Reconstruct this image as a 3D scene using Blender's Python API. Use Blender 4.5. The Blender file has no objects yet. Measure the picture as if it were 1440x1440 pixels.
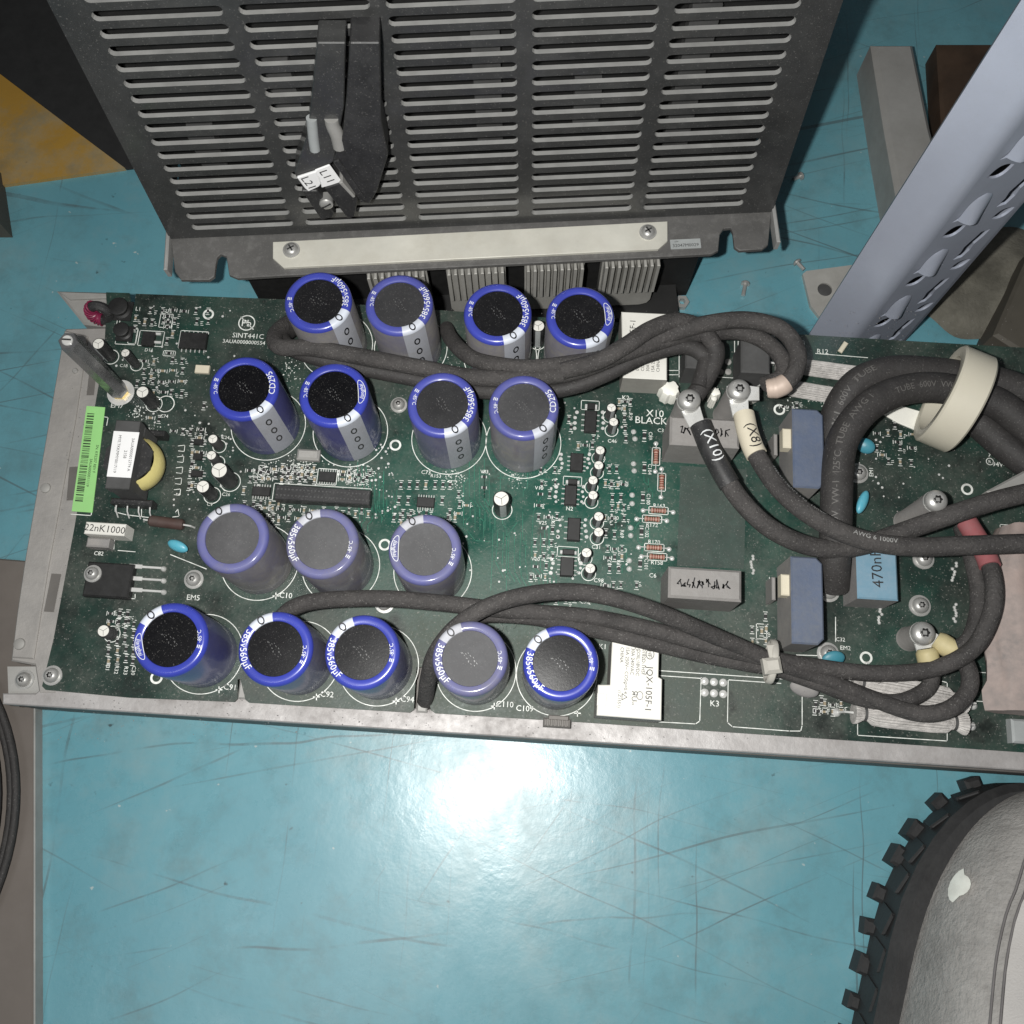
import bpy, bmesh, math, random
from mathutils import Vector, Matrix
random.seed(7)
R = math.radians
# ------------------------------------------------------------------ camera, light, exposure
sc = bpy.context.scene
col = sc.collection
FOC, CAMH = 1345.0, 0.555                 # focal length in photo pixels, camera height above the floor (m)
dn = Vector((15, 385, FOC)).normalized()  # straight down, seen by the camera (x right, y down, z ahead)
up = -dn
def ray(px, py): return Vector((px - 720, py - 720, FOC))
def flat(px, py, z):
    r = ray(px, py); return r * ((CAMH - z) / r.dot(dn))
ax = flat(1440, 1060, .07) - flat(60, 968, .07)
ax = (ax - up * ax.dot(up)).normalized()
ay = up.cross(ax)
def P(px, py, z):
    p = flat(px, py, z); return Vector((p.dot(ax), p.dot(ay), z))
ZB = 0.070
def at(px, py, h=0.0): return P(px, py, ZB + h / 1000)     # a point h millimetres above the board
cd = bpy.data.cameras.new('camera'); cam = bpy.data.objects.new('camera', cd); col.objects.link(cam)
cd.sensor_width = 36; cd.lens = FOC / 1440 * 36; cd.clip_start = .02; cd.clip_end = 50
cx, cy, cz = Vector((1, 0, 0)), Vector((0, -1, 0)), Vector((0, 0, -1))
def w(v): return Vector((v.dot(ax), v.dot(ay), v.dot(up)))
m = Matrix((w(cx), w(cy), w(cz))).transposed().to_4x4(); m.translation = (0, 0, CAMH)
cam.matrix_world = m
sc.camera = cam
wd = bpy.data.worlds.new("World"); sc.world = wd; wd.use_nodes = True
wd.node_tree.nodes['Background'].inputs[0].default_value = (.80, .86, .92, 1)
wd.node_tree.nodes['Background'].inputs[1].default_value = 0.06
def area(name, loc, power, size, rot=(0, 0, 0), colr=(1, 1, 1), shape='DISK'):
    l = bpy.data.lights.new(name, 'AREA'); l.energy = power; l.size = size; l.shape = shape; l.color = colr
    o = bpy.data.objects.new(name, l); col.objects.link(o); o.location = loc; o.rotation_euler = rot
    return o
area('phone_flash', (-.034, .004, CAMH), 3.2, .011, (R(14), 0, 0), (1, .985, .95))     # the flash beside the lens
area('overhead_fill', (-.5, -.5, 1.9), 4.0, .6, (R(-14), R(-14), 0), (.93, .97, 1))       # soft overhead fill added for dim ambient light
vs = sc.view_settings; vs.view_transform = 'Standard'; vs.look = 'None'; vs.exposure = 0; vs.gamma = 1
# ------------------------------------------------------------------ materials
MATS = {}
def mat(name, colr, rough=.5, metal=0., var=.15, scale=80., dust=0., dcol=(.17, .165, .15), dscale=40., bump=0., bscale=400., objdust=False, coat=0., specks=0., spscale=1250.):
    if name in MATS: return MATS[name]
    mm = bpy.data.materials.new(name); mm.use_nodes = True; MATS[name] = mm
    n = mm.node_tree.nodes; L = mm.node_tree.links; b = n['Principled BSDF']
    tc = n.new('ShaderNodeTexCoord'); oi = n.new('ShaderNodeObjectInfo')
    ad = n.new('ShaderNodeVectorMath'); ad.operation = 'ADD'
    mu = n.new('ShaderNodeMath'); mu.operation = 'MULTIPLY'; mu.inputs[1].default_value = 7.3
    L.new(oi.outputs['Random'], mu.inputs[0]); L.new(tc.outputs['Object'], ad.inputs[0]); L.new(mu.outputs[0], ad.inputs[1])
    def noise(s, det=6, ro=.6):
        t = n.new('ShaderNodeTexNoise'); t.inputs['Scale'].default_value = s; t.inputs['Detail'].default_value = det
        t.inputs['Roughness'].default_value = ro; L.new(ad.outputs[0], t.inputs['Vector']); return t.outputs['Fac']
    def ramp(src, a, c, va=0, vb=1):
        r = n.new('ShaderNodeMapRange'); r.inputs[1].default_value = a; r.inputs[2].default_value = c
        r.inputs[3].default_value = va; r.inputs[4].default_value = vb; L.new(src, r.inputs[0]); return r.outputs[0]
    def mix(f, c1, c2):
        x = n.new('ShaderNodeMix'); x.data_type = 'RGBA'
        for k, c in ((0, f), (6, c1), (7, c2)):
            if hasattr(c, 'is_output'): L.new(c, x.inputs[k])
            elif k == 0: x.inputs[0].default_value = c
            else: x.inputs[k].default_value = (*c, 1) if len(c) == 3 else c
        return x.outputs[2]
    v = ramp(noise(scale), .3, .7)
    c = mix(v, tuple(max(0, k * (1 - var)) for k in colr), tuple(min(1, k * (1 + var)) for k in colr))
    ro = rough
    if dust > 0 or objdust:
        d = ramp(noise(dscale, 9, .68), .36, .68)
        d2 = ramp(noise(dscale * 9, 3, .6), .35, .7, .55, 1.1)
        mm1 = n.new('ShaderNodeMath'); mm1.operation = 'MULTIPLY'; L.new(d, mm1.inputs[0]); L.new(d2, mm1.inputs[1])
        mm2 = n.new('ShaderNodeMath'); mm2.operation = 'MULTIPLY_ADD'; mm2.use_clamp = True
        L.new(mm1.outputs[0], mm2.inputs[0])
        if objdust:
            sp = n.new('ShaderNodeSeparateColor'); L.new(oi.outputs['Color'], sp.inputs[0])
            sq = n.new('ShaderNodeMath'); sq.operation = 'MULTIPLY'; sq.inputs[1].default_value = .45
            ch = 1 if objdust == 'G' else 0; L.new(sp.outputs[ch], sq.inputs[0]); L.new(sq.outputs[0], mm2.inputs[1])
            s3 = n.new('ShaderNodeMath'); s3.operation = 'MULTIPLY'; s3.inputs[1].default_value = .62
            L.new(sp.outputs[ch], s3.inputs[0]); L.new(s3.outputs[0], mm2.inputs[2])
        else:
            mm2.inputs[1].default_value = dust; mm2.inputs[2].default_value = dust * .35
        c = mix(mm2.outputs[0], c, dcol)
        rr = ramp(mm2.outputs[0], 0, 1, rough, .9); L.new(rr, b.inputs['Roughness'])
    else:
        L.new(ramp(noise(scale * 2.3), .3, .7, max(.03, rough - .1), min(1, rough + .1)), b.inputs['Roughness'])
    if specks: c = mix(ramp(noise(spscale, 2, .5), .63, .72, 0, specks), c, (.30, .29, .275)); c = mix(ramp(noise(spscale * .12, 6, .75), .50, .75, 0, specks * .7), c, tuple(min(.4, k * 3 + .03) for k in colr))
    L.new(c, b.inputs['Base Color']); b.inputs['Metallic'].default_value = metal
    if coat: b.inputs['Coat Weight'].default_value = coat; b.inputs['Coat Roughness'].default_value = .15
    if bump:
        bp = n.new('ShaderNodeBump'); bp.inputs['Strength'].default_value = bump; bp.inputs['Distance'].default_value = .0006
        L.new(noise(bscale, 5), bp.inputs['Height']); L.new(bp.outputs[0], b.inputs['Normal'])
    return mm
def floor_mat(name, colr, c2, streaks=True):
    mm = bpy.data.materials.new(name); mm.use_nodes = True
    n = mm.node_tree.nodes; L = mm.node_tree.links; b = n['Principled BSDF']
    tc = n.new('ShaderNodeTexCoord')
    def noise(s, vec=None, det=6, ro=.6):
        t = n.new('ShaderNodeTexNoise'); t.inputs['Scale'].default_value = s; t.inputs['Detail'].default_value = det
        t.inputs['Roughness'].default_value = ro; L.new(vec or tc.outputs['Object'], t.inputs['Vector']); return t.outputs['Fac']
    def mr(src, a, c, va=0., vb=1.):
        r = n.new('ShaderNodeMapRange'); r.inputs[1].default_value = a; r.inputs[2].default_value = c
        r.inputs[3].default_value = va; r.inputs[4].default_value = vb; L.new(src, r.inputs[0]); return r.outputs[0]
    def mix(f, c1, c2):
        x = n.new('ShaderNodeMix'); x.data_type = 'RGBA'; L.new(f, x.inputs[0])
        for k, c in ((6, c1), (7, c2)):
            if hasattr(c, 'is_output'): L.new(c, x.inputs[k])
            else: x.inputs[k].default_value = (*c, 1)
        return x.outputs[2]
    c = mix(mr(noise(6), .3, .7), colr, c2)
    c = mix(mr(noise(11, det=10, ro=.7), .5, .74, 0, .6), c, (.24, .34, .35))      # worn paint
    c = mix(mr(noise(26, det=9, ro=.72), .50, .76, 0, .6), c, (.10, .17, .18))      # grime
    c = mix(mr(noise(90, det=3), .70, .76, 0, .8), c, (.03, .035, .035))              # dark specks
    c = mix(mr(noise(140, det=2), .735, .76, 0, .7), c, (.5, .55, .53))              # pale crumbs
    bumpsrc = None
    if streaks:
        c = mix(mr(noise(2.2, det=10, ro=.75), .5, .75, 0, .5), c, (.10, .21, .235))      # trodden-in dirt
        for k, (ang, sx, sy, th) in enumerate(((15, 2.2, 330, .665), (-21, 1.8, 300, .68), (26, 2.6, 420, .67), (-9, 1.3, 260, .675), (89, 2.4, 330, .675), (58, 3, 300, .70), (8, .9, 160, .70))):
            vr = n.new('ShaderNodeVectorRotate'); vr.rotation_type = 'Z_AXIS'; vr.inputs['Angle'].default_value = R(-ang); L.new(tc.outputs['Object'], vr.inputs['Vector'])
            wob = n.new('ShaderNodeVectorMath'); wob.operation = 'MULTIPLY_ADD'; wob.inputs[1].default_value = (.02, .02, 0); wn = n.new('ShaderNodeTexNoise'); wn.inputs['Scale'].default_value = 4 + k; L.new(tc.outputs['Object'], wn.inputs['Vector']); L.new(wn.outputs['Color'], wob.inputs[0]); L.new(vr.outputs[0], wob.inputs[2])
            mp = n.new('ShaderNodeMapping'); mp.inputs['Scale'].default_value = (sx, sy, 1); mp.inputs['Location'].default_value = (k * 3.1, k * 1.7, 0)
            L.new(wob.outputs[0], mp.inputs[0])
            s = mr(noise(1., mp.outputs[0], 1, .5), th + .02, th + .06, 0, .68)
            brk = mr(noise(7 + k * 2), .44, .58); mu = n.new('ShaderNodeMath'); mu.operation = 'MULTIPLY'; L.new(s, mu.inputs[0]); L.new(brk, mu.inputs[1])
            c = mix(mu.outputs[0], c, (.09, .13, .14)); bumpsrc = mu.outputs[0]
    L.new(c, b.inputs['Base Color'])
    L.new(mr(noise(22, det=10, ro=.7), .3, .7, .19, .42), b.inputs['Roughness']); b.inputs['Coat Weight'].default_value = .6; b.inputs['Coat Roughness'].default_value = .42
    bp = n.new('ShaderNodeBump'); bp.inputs['Strength'].default_value = .22; bp.inputs['Distance'].default_value = .002
    L.new(noise(34, det=10, ro=.65), bp.inputs['Height']); L.new(bp.outputs[0], b.inputs['Normal'])
    return mm
def pcb_mat():
    mm = bpy.data.materials.new('solder_mask'); mm.use_nodes = True
    n = mm.node_tree.nodes; L = mm.node_tree.links; b = n['Principled BSDF']; tc = n.new('ShaderNodeTexCoord')
    def noise(s, det=8, ro=.65):
        t = n.new('ShaderNodeTexNoise'); t.inputs['Scale'].default_value = s; t.inputs['Detail'].default_value = det
        t.inputs['Roughness'].default_value = ro; L.new(tc.outputs['Object'], t.inputs['Vector']); return t.outputs['Fac']
    def mr(src, a, c, va=0., vb=1.):
        r = n.new('ShaderNodeMapRange'); r.inputs[1].default_value = a; r.inputs[2].default_value = c
        r.inputs[3].default_value = va; r.inputs[4].default_value = vb; L.new(src, r.inputs[0]); return r.outputs[0]
    def mix(f, c1, c2):
        x = n.new('ShaderNodeMix'); x.data_type = 'RGBA'; L.new(f, x.inputs[0])
        for k, c in ((6, c1), (7, c2)):
            if hasattr(c, 'is_output'): L.new(c, x.inputs[k])
            else: x.inputs[k].default_value = (*c, 1)
        return x.outputs[2]
    c = mix(mr(noise(22), .3, .7), (.004, .050, .036), (.010, .105, .072))
    def field(loc, sc_):
        m2 = n.new('ShaderNodeVectorMath'); m2.operation = 'SUBTRACT'; m2.inputs[1].default_value = loc; L.new(tc.outputs['Object'], m2.inputs[0])
        m3 = n.new('ShaderNodeVectorMath'); m3.operation = 'MULTIPLY'; m3.inputs[1].default_value = sc_; L.new(m2.outputs[0], m3.inputs[0])
        ln = n.new('ShaderNodeVectorMath'); ln.operation = 'LENGTH'; L.new(m3.outputs[0], ln.inputs[0]); return ln.outputs['Value']
    def addm(a, bb):
        q = n.new('ShaderNodeMath'); q.operation = 'ADD'; q.use_clamp = True; L.new(a, q.inputs[0]); L.new(bb, q.inputs[1]); return q.outputs[0]
    def mulm(a, bb):
        q = n.new('ShaderNodeMath'); q.operation = 'MULTIPLY'; q.use_clamp = True; L.new(a, q.inputs[0]); L.new(bb, q.inputs[1]); return q.outputs[0]
    # black oily grime everywhere but a clean patch in the middle of the board
    g = addm(mr(field((.0, -.005, 0), (8, 14, 0)), .40, 1.15, -.12, .72), mr(noise(19, 10, .7), .3, .75, -.25, .6))
    c = mix(g, c, (.020, .029, .0255))
    # pale settled dust, thickest along the lower middle edge
    d = addm(mr(field((-.0, -.085, 0), (7, 20, 0)), .2, 1.3, .62, .05), mr(noise(24, 10, .74), .34, .8, -.20, .68))
    mu = n.new('ShaderNodeMath'); mu.operation = 'MULTIPLY'; mu.use_clamp = True; L.new(d, mu.inputs[0]); L.new(mr(noise(520, 3), .3, .7, .6, 1.1), mu.inputs[1])
    c = mix(mu.outputs[0], c, (.105, .118, .098))
    c = mix(mr(noise(950, 2, .5), .63, .72, 0, .45), c, (.26, .255, .23))      # loose grains
    c = mix(mr(noise(38, 4), .60, .72, 0, .85), c, (.005, .008, .007))
    L.new(c, b.inputs['Base Color']); L.new(mr(mu.outputs[0], 0, .8, .3, .8), b.inputs['Roughness'])
    bp = n.new('ShaderNodeBump'); bp.inputs['Strength'].default_value = .25; bp.inputs['Distance'].default_value = .0004
    L.new(noise(500, 4), bp.inputs['Height']); L.new(bp.outputs[0], b.inputs['Normal'])
    return mm
M = dict(
 floor=floor_mat('teal_floor', (.108, .305, .37), (.155, .375, .435)), yellow=floor_mat('ochre_paint', (.36, .20, .03), (.46, .27, .05), False),
 dark=mat('matt_black', (.02, .02, .02), .7), pcb=pcb_mat(),
 alu=mat('cast_aluminium', (.40, .385, .37), .45, .35, .14, 60, .30, (.30, .28, .25), 30, .35, 300),
 rail=mat('rail_aluminium', (.52, .505, .50), .4, .3, .16, 45, .55, (.23, .21, .20), 30, .6, 160, specks=.3),
 alud=mat('dusty_wall_metal', (.16, .15, .14), .5, .3, .2, 60, .4, (.14, .13, .12), 30),
 sleeve=mat('blue_sleeve', (.040, .055, .36), .28, 0, .12, 60, 0, (.165, .16, .20), 55, .05, 200, True, .3),
 stripe=mat('pale_stripe', (.62, .66, .74), .3, 0, .06, 60, 0, (.36, .35, .37), 55, 0, 200, True),
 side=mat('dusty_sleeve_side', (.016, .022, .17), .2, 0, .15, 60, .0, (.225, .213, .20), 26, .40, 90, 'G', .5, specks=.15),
 ctop=mat('vent_top', (.004, .004, .005), .30, 0, .2, 300, 0, (.135, .135, .14), 45, .06, 900, True, specks=.22, spscale=1500),
 ink=mat('black_ink', (.012, .012, .014), .5), white=mat('white_ink', (.72, .74, .74), .5, 0, .06), silk=mat('silkscreen_ink', (.74, .76, .72), .55, 0, .3, 260),
 trace=mat('covered_copper', (.03, .16, .105), .35, 0, .3, 120), via=mat('solder', (.72, .72, .70), .28, .3, .15, 400),
 steel=mat('screw_steel', (.52, .52, .505), .28, .5, .12, 200, .25, (.3, .28, .26), 120), dsteel=mat('screw_recess', (.03, .03, .03), .6),
 chrome=mat('plated_steel', (.20, .20, .205), .26, .6, .2, 120), brass=mat('brass', (.75, .58, .25), .3, .8), tin=mat('tinned', (.72, .72, .70), .28, .3),
 zinc=mat('zinc_plate', (.74, .73, .66), .36, .18, .12, 35, .4, (.48, .45, .37), 22, .15, 150),
 cable=mat('dusty_black_cable', (.016, .015, .015), .75, 0, .3, 90, .62, (.095, .088, .085), 60, 1.4, 600, specks=.40), cable2=mat('thick_black_cable', (.019, .0175, .018), .6, 0, .25, 60, .45, (.060, .056, .053), 45, .5, 700, specks=.28),
 black=mat('black_plastic', (.014, .014, .015), .42, 0, .3, 120, .25, (.10, .10, .10), 70, specks=.3), chip=mat('chip_epoxy', (.010, .010, .010), .45, 0, .3, 200, .2, (.07, .07, .07), 150),
 grey=mat('grey_capacitor_plastic', (.26, .25, .24), .6, 0, .12, 90, .5, (.26, .245, .235), 50, .4, 500, specks=.3), dgrey=mat('dark_grey_plastic', (.055, .055, .055), .6, 0, .15, 60, .5, (.10, .10, .10), 60),
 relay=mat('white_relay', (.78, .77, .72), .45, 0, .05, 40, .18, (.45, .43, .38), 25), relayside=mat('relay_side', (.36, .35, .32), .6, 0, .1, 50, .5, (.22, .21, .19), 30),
 bluecap=mat('blue_film_capacitor', (.068, .10, .18), .5, 0, .15, 60, .6, (.15, .163, .19), 45, .3, 700), greyside=mat('lightened_dusty_side', (.20, .20, .21), .6, 0, .15, 40, .9, (.30, .285, .27), 30, .2, 500),  # greyside: dusty grey painted paler to make up for grazing light
 ltblue=mat('light_blue_capacitor', (.13, .28, .38), .45, 0, .1, 50, .35, (.30, .36, .42), 60), teal=mat('teal_ceramic', (.03, .24, .32), .3, 0, .15, 80, .25, (.2, .24, .25), 60),
 cyan=mat('cyan_ceramic', (.06, .42, .56), .25, 0, .1, 80, .25, (.3, .3, .3), 80),
 cream=mat('cream_plastic', (.70, .64, .50), .5, 0, .08, 60, .2, (.4, .37, .32), 60), ring=mat('ivory_nylon', (.60, .565, .46), .38, 0, .06, 20, .22, (.46, .43, .38), 18),
 glue=mat('white_sealant', (.88, .87, .80), .5, 0, .05), tie=mat('old_nylon', (.50, .48, .43), .5, 0, .1, 60, .3, (.3, .29, .27), 50),
 green=mat('green_label', (.30, .66, .22), .5, 0, .08, 50, .2, (.35, .45, .25), 30), yellowt=mat('yellow_tape', (.78, .68, .26), .35, 0, .12, 40, .3, (.40, .36, .2), 40, .5, 150),
 paper=mat('white_paper', (.85, .85, .85), .6, 0, .03), resis=mat('resistor_body', (.44, .25, .19), .45, 0, .15, 200, .3, (.3, .25, .22), 90), band=mat('resistor_band', (.20, .06, .04), .5),
 brown=mat('brown_resistor', (.07, .035, .03), .5, 0, .3, 90, .4, (.1, .09, .08), 60), tan=mat('chip_capacitor_body', (.30, .25, .17), .5), ends=mat('chip_ends', (.78, .78, .76), .3, .25),
 braid=mat('glass_braid', (.60, .575, .55), .75, 0, .3, 300, .5, (.20, .19, .18), 60, .8, 900), sheet=mat('dark_painted_steel', (.020, .021, .022), .36, 0, .3, 30, .42, (.085, .085, .082), 16, .15, 250, specks=.3, coat=.55),
 lip=mat('lit_edge_steel', (.36, .36, .35), .5, .1, .15, 90), lug=mat('flange_steel', (.105, .103, .10), .5, .05, .2, 40, .35, (.15, .145, .14), 25, .3, 250, specks=.4), fin=mat('fin_aluminium', (.52, .51, .48), .45, .3, .15, 50, .35, (.26, .25, .22), 30),  # lip: slot edges painted paler, standing in for flash on them
 inner=mat('inside_dark', (.012, .012, .012), .7), post=mat('blue_grey_paint', (.46, .50, .60), .27, .15, .06, 14, .25, (.25, .26, .30), 9, .15, 60, specks=.12), galv=mat('galvanised', (.40, .395, .38), .5, .2, .15, 30, .4, (.22, .21, .19), 18, .2, 200),
 hole=mat('hole_shade', (.01, .01, .01), .8), rag=mat('dusty_rag', (.085, .08, .062), .95, 0, .4, 60, .8, (.19, .18, .15), 30, 1., 500), box=mat('olive_block', (.075, .067, .052), .6, 0, .2, 30, .4, (.11, .10, .085), 20),
 tile=mat('brown_grey_board', (.135, .115, .10), .6, 0, .18, 14, .4, (.20, .18, .165), 9, .2, 120), pink=mat('pinkish_sleeve', (.46, .35, .31), .42, 0, .2, 22, .8, (.24, .215, .205), 30, .9, 60),
 palegrey=mat('pale_grey_plastic', (.36, .38, .38), .5, 0, .1), red=mat('red_shrink', (.36, .08, .09), .5, 0, .2, 60, .45, (.2, .15, .15), 60),
 suede=mat('grey_suede', (.44, .425, .405), .9, 0, .16, 60, .7, (.22, .21, .20), 26, 1.6, 420, specks=.3), sole=mat('black_rubber', (.016, .016, .017), .6, 0, .3, 60, .3, (.06, .06, .06), 40, .4, 300), suede2=mat('pale_suede', (.50, .485, .47), .9, 0, .08, 60, .3, (.4, .38, .36), 30, .7, 1100),
 reflect=mat('white_patch', (.9, .88, .80), .3), lace=mat('blue_lace', (.22, .27, .38), .8, 0, .5, 500), seam=mat('seam_thread', (.16, .15, .15), .9), purple=mat('choke_wire', (.20, .02, .06), .35),
)
MATS['vent_top'].node_tree.nodes['Principled BSDF'].inputs['Specular IOR Level'].default_value = .28
# ------------------------------------------------------------------ mesh helpers
WO = {}
class MB:
    def __init__(s): s.v = []; s.f = []; s.mi = []
    def add(s, v, f, mi=0):
        o = len(s.v); s.v += [Vector(p) for p in v]; s.f += [[i + o for i in q] for q in f]; s.mi += [mi] * len(f); return s
    def cbox(s, x0, x1, y0, y1, z0, z1, ch=0., mi=0, mt=None, T=None):
        mt = mi if mt is None else mt
        if ch > 0:
            v = [(x0, y0, z0), (x1, y0, z0), (x1, y1, z0), (x0, y1, z0), (x0, y0, z1 - ch), (x1, y0, z1 - ch), (x1, y1, z1 - ch), (x0, y1, z1 - ch),
                 (x0 + ch, y0 + ch, z1), (x1 - ch, y0 + ch, z1), (x1 - ch, y1 - ch, z1), (x0 + ch, y1 - ch, z1)]
            f = [[3, 2, 1, 0]] + [[i, (i + 1) % 4, 4 + (i + 1) % 4, 4 + i] for i in range(4)]
            f2 = [[4 + i, 4 + (i + 1) % 4, 8 + (i + 1) % 4, 8 + i] for i in range(4)] + [[8, 9, 10, 11]]
        else:
            v = [(x0, y0, z0), (x1, y0, z0), (x1, y1, z0), (x0, y1, z0), (x0, y0, z1), (x1, y0, z1), (x1, y1, z1), (x0, y1, z1)]
            f = [[3, 2, 1, 0]] + [[i, (i + 1) % 4, 4 + (i + 1) % 4, 4 + i] for i in range(4)]; f2 = [[4, 5, 6, 7]]
        if T: v = [T @ Vector(p) for p in v]
        o = len(s.v); s.v += [Vector(p) for p in v]
        s.f += [[i + o for i in q] for q in f + f2]; s.mi += [mi] * len(f) + [mt] * len(f2); return s
    def prism(s, poly, z0, z1, mi=0, mt=None, ch=0.):
        mt = mi if mt is None else mt
        A = sum(poly[i][0] * poly[(i + 1) % len(poly)][1] - poly[(i + 1) % len(poly)][0] * poly[i][1] for i in range(len(poly)))
        if A < 0: poly = poly[::-1]
        n = len(poly); o = len(s.v)
        s.v += [Vector((p[0], p[1], z0)) for p in poly] + [Vector((p[0], p[1], z1 - ch)) for p in poly]
        s.f.append([o + i for i in range(n)][::-1]); s.mi.append(mi)
        for i in range(n): s.f.append([o + i, o + (i + 1) % n, o + n + (i + 1) % n, o + n + i]); s.mi.append(mi)
        if ch > 0:
            top = []
            for i in range(n):
                a, b, c = (Vector(poly[k % n][:2]) for k in (i - 1, i, i + 1)); e1 = (b - a).normalized(); e2 = (c - b).normalized()
                nn = Vector((-e1.y - e2.y, e1.x + e2.x)); nn = nn / max(.2, nn.length_squared / 2) if nn.length > 1e-6 else Vector((-e1.y, e1.x))
                top.append(b + nn * ch)
            s.v += [Vector((p[0], p[1], z1)) for p in top]
            for i in range(n): s.f.append([o + n + i, o + n + (i + 1) % n, o + 2 * n + (i + 1) % n, o + 2 * n + i]); s.mi.append(mt)
            s.f.append([o + 2 * n + i for i in range(n)]); s.mi.append(mt)
        else:
            s.f.append([o + n + i for i in range(n)]); s.mi.append(mt)
        return s
    def lathe(s, prof, n=32, T=None, a0=0., a1=2 * math.pi, mis=None, cap=False):
        full = abs(a1 - a0 - 2 * math.pi) < 1e-6; k = n if full else n + 1; o = len(s.v)
        for r, z in prof:
            for i in range(k):
                a = a0 + (a1 - a0) * i / n; p = Vector((r * math.cos(a), r * math.sin(a), z)); s.v.append(T @ p if T else p)
        for j in range(len(prof) - 1):
            for i in range(n):
                i2 = (i + 1) % k; s.f.append([o + j * k + i, o + j * k + i2, o + (j + 1) * k + i2, o + (j + 1) * k + i]); s.mi.append(mis[j] if mis else 0)
        if cap: s.f.append([o + (len(prof) - 1) * k + i for i in range(k)]); s.mi.append(mis[-1] if mis else 0)
        return s
    def tube(s, path, r, n=12, mi=0, cap=True, ridge=0., flat=1.):
        k = len(path); rr = r if hasattr(r, '__len__') else [r] * k; o = len(s.v); prev = None
        for i in range(k):
            t = (path[min(i + 1, k - 1)] - path[max(i - 1, 0)]).normalized()
            u = Vector((0, 0, 1)) if prev is None else prev
            u = (u - t * u.dot(t))
            if u.length < 1e-4: u = Vector((1, 0, 0)) - t * t.x
            u.normalize(); prev = u; sd = t.cross(u)
            for j in range(n):
                a = 2 * math.pi * j / n; q = rr[i] * (1 + (ridge if j % 2 else -ridge)); s.v.append(path[i] + u * math.cos(a) * q * flat + sd * math.sin(a) * q)
        for i in range(k - 1):
            for j in range(n):
                j2 = (j + 1) % n; s.f.append([o + i * n + j, o + i * n + j2, o + (i + 1) * n + j2, o + (i + 1) * n + j][::-1]); s.mi.append(mi)
        if cap:
            s.f.append([o + j for j in range(n)]); s.mi.append(mi); s.f.append([o + (k - 1) * n + j for j in range(n)][::-1]); s.mi.append(mi)
        return s
    def ribbon(s, pts, wd, mi=0, z=None):
        for a, b in zip(pts, pts[1:]):
            a, b = Vector(a), Vector(b); t = (b - a)
            if t.length < 1e-7: continue
            t.normalize(); nn = Vector((-t.y, t.x, 0)) * wd / 2; e = t * wd / 2
            s.add([a - nn - e, b - nn + e, b + nn + e, a + nn - e], [[0, 1, 2, 3]], mi)
        return s
    def disc(s, c, r, n=10, mi=0, r0=0.):
        c = Vector(c)
        if r0 > 0:
            v = [c + Vector((q * math.cos(6.28318 * i / n), q * math.sin(6.28318 * i / n), 0)) for q in (r0, r) for i in range(n)]
            s.add(v, [[i, (i + 1) % n, n + (i + 1) % n, n + i][::-1] for i in range(n)], mi)
        else: s.add([c + Vector((r * math.cos(6.28318 * i / n), r * math.sin(6.28318 * i / n), 0)) for i in range(n)], [list(range(n))], mi)
        return s
    def text(s, body, size, fn, mi=0, shear=0., align='C'):
        v, f, wdt = glyphs(body, shear); off = {'C': -wdt / 2, 'L': 0, 'R': -wdt}[align]
        s.add([fn((p[0] + off) * size, p[1] * size) for p in v], f, mi); return s
    def build(s, name, mats, parent=None, origin=None, smooth=35, label=None, each=False, stuff=False):
        if each:
            par = list(range(len(s.v)))
            def find(i):
                while par[i] != i: par[i] = par[par[i]]; i = par[i]
                return i
            for q in s.f:
                for i in q[1:]: par[find(i)] = find(q[0])
            groups = {}
            for q, mi in zip(s.f, s.mi): groups.setdefault(find(q[0]), []).append((q, mi))
            res = []
            for g in groups.values():
                ids = sorted({i for q, _ in g for i in q}); mp = {i: k for k, i in enumerate(ids)}; b2 = MB(); b2.v = [s.v[i] for i in ids]; b2.f = [[mp[i] for i in q] for q, _ in g]; b2.mi = [mi for _, mi in g]
                res.append(b2.build(name, mats, parent, origin, smooth, label))
            return res
        if not isinstance(mats, (list, tuple)): mats = [mats]
        org = Vector(origin) if origin is not None else (Vector((sum(p.x for p in s.v) / len(s.v), sum(p.y for p in s.v) / len(s.v), min(p.z for p in s.v))) if origin is None else None)
        me = bpy.data.meshes.new(name); me.from_pydata([p - org for p in s.v], [], s.f); me.validate()
        for q in mats: me.materials.append(q)
        if len(me.polygons) == len(s.mi): me.polygons.foreach_set('material_index', s.mi)
        me.polygons.foreach_set('use_smooth', [True] * len(me.polygons))
        me.set_sharp_from_angle(angle=R(smooth)); me.update()
        o = bpy.data.objects.new(name, me); col.objects.link(o); WO[o.name] = org
        if parent: o.parent = parent; o.location = org - WO[parent.name]
        else: o.location = org
        if label: o['label'] = label
        if stuff or name.endswith('_print') or name in ('pen_mark', 'vent_groove', 'socket_holes', 'minus_mark'): o['kind'] = 'stuff'
        return o
GL = {}
def glyphs(body, shear=0.):
    if (body, shear) in GL: return GL[(body, shear)]
    cu = bpy.data.curves.new('lettering', 'FONT'); cu.body = body; cu.size = 1; cu.shear = shear; cu.resolution_u = 2
    o = bpy.data.objects.new('lettering', cu); col.objects.link(o)
    dg = bpy.context.evaluated_depsgraph_get(); me = bpy.data.meshes.new_from_object(o.evaluated_get(dg))
    v = [tuple(p.co[:2]) for p in me.vertices]; f = [list(p.vertices) for p in me.polygons]
    bpy.data.objects.remove(o); bpy.data.meshes.remove(me); bpy.data.curves.remove(cu)
    x0 = min(p[0] for p in v); x1 = max(p[0] for p in v); v = [(p[0] - x0, p[1]) for p in v]
    GL[(body, shear)] = (v, f, x1 - x0); return GL[(body, shear)]
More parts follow.
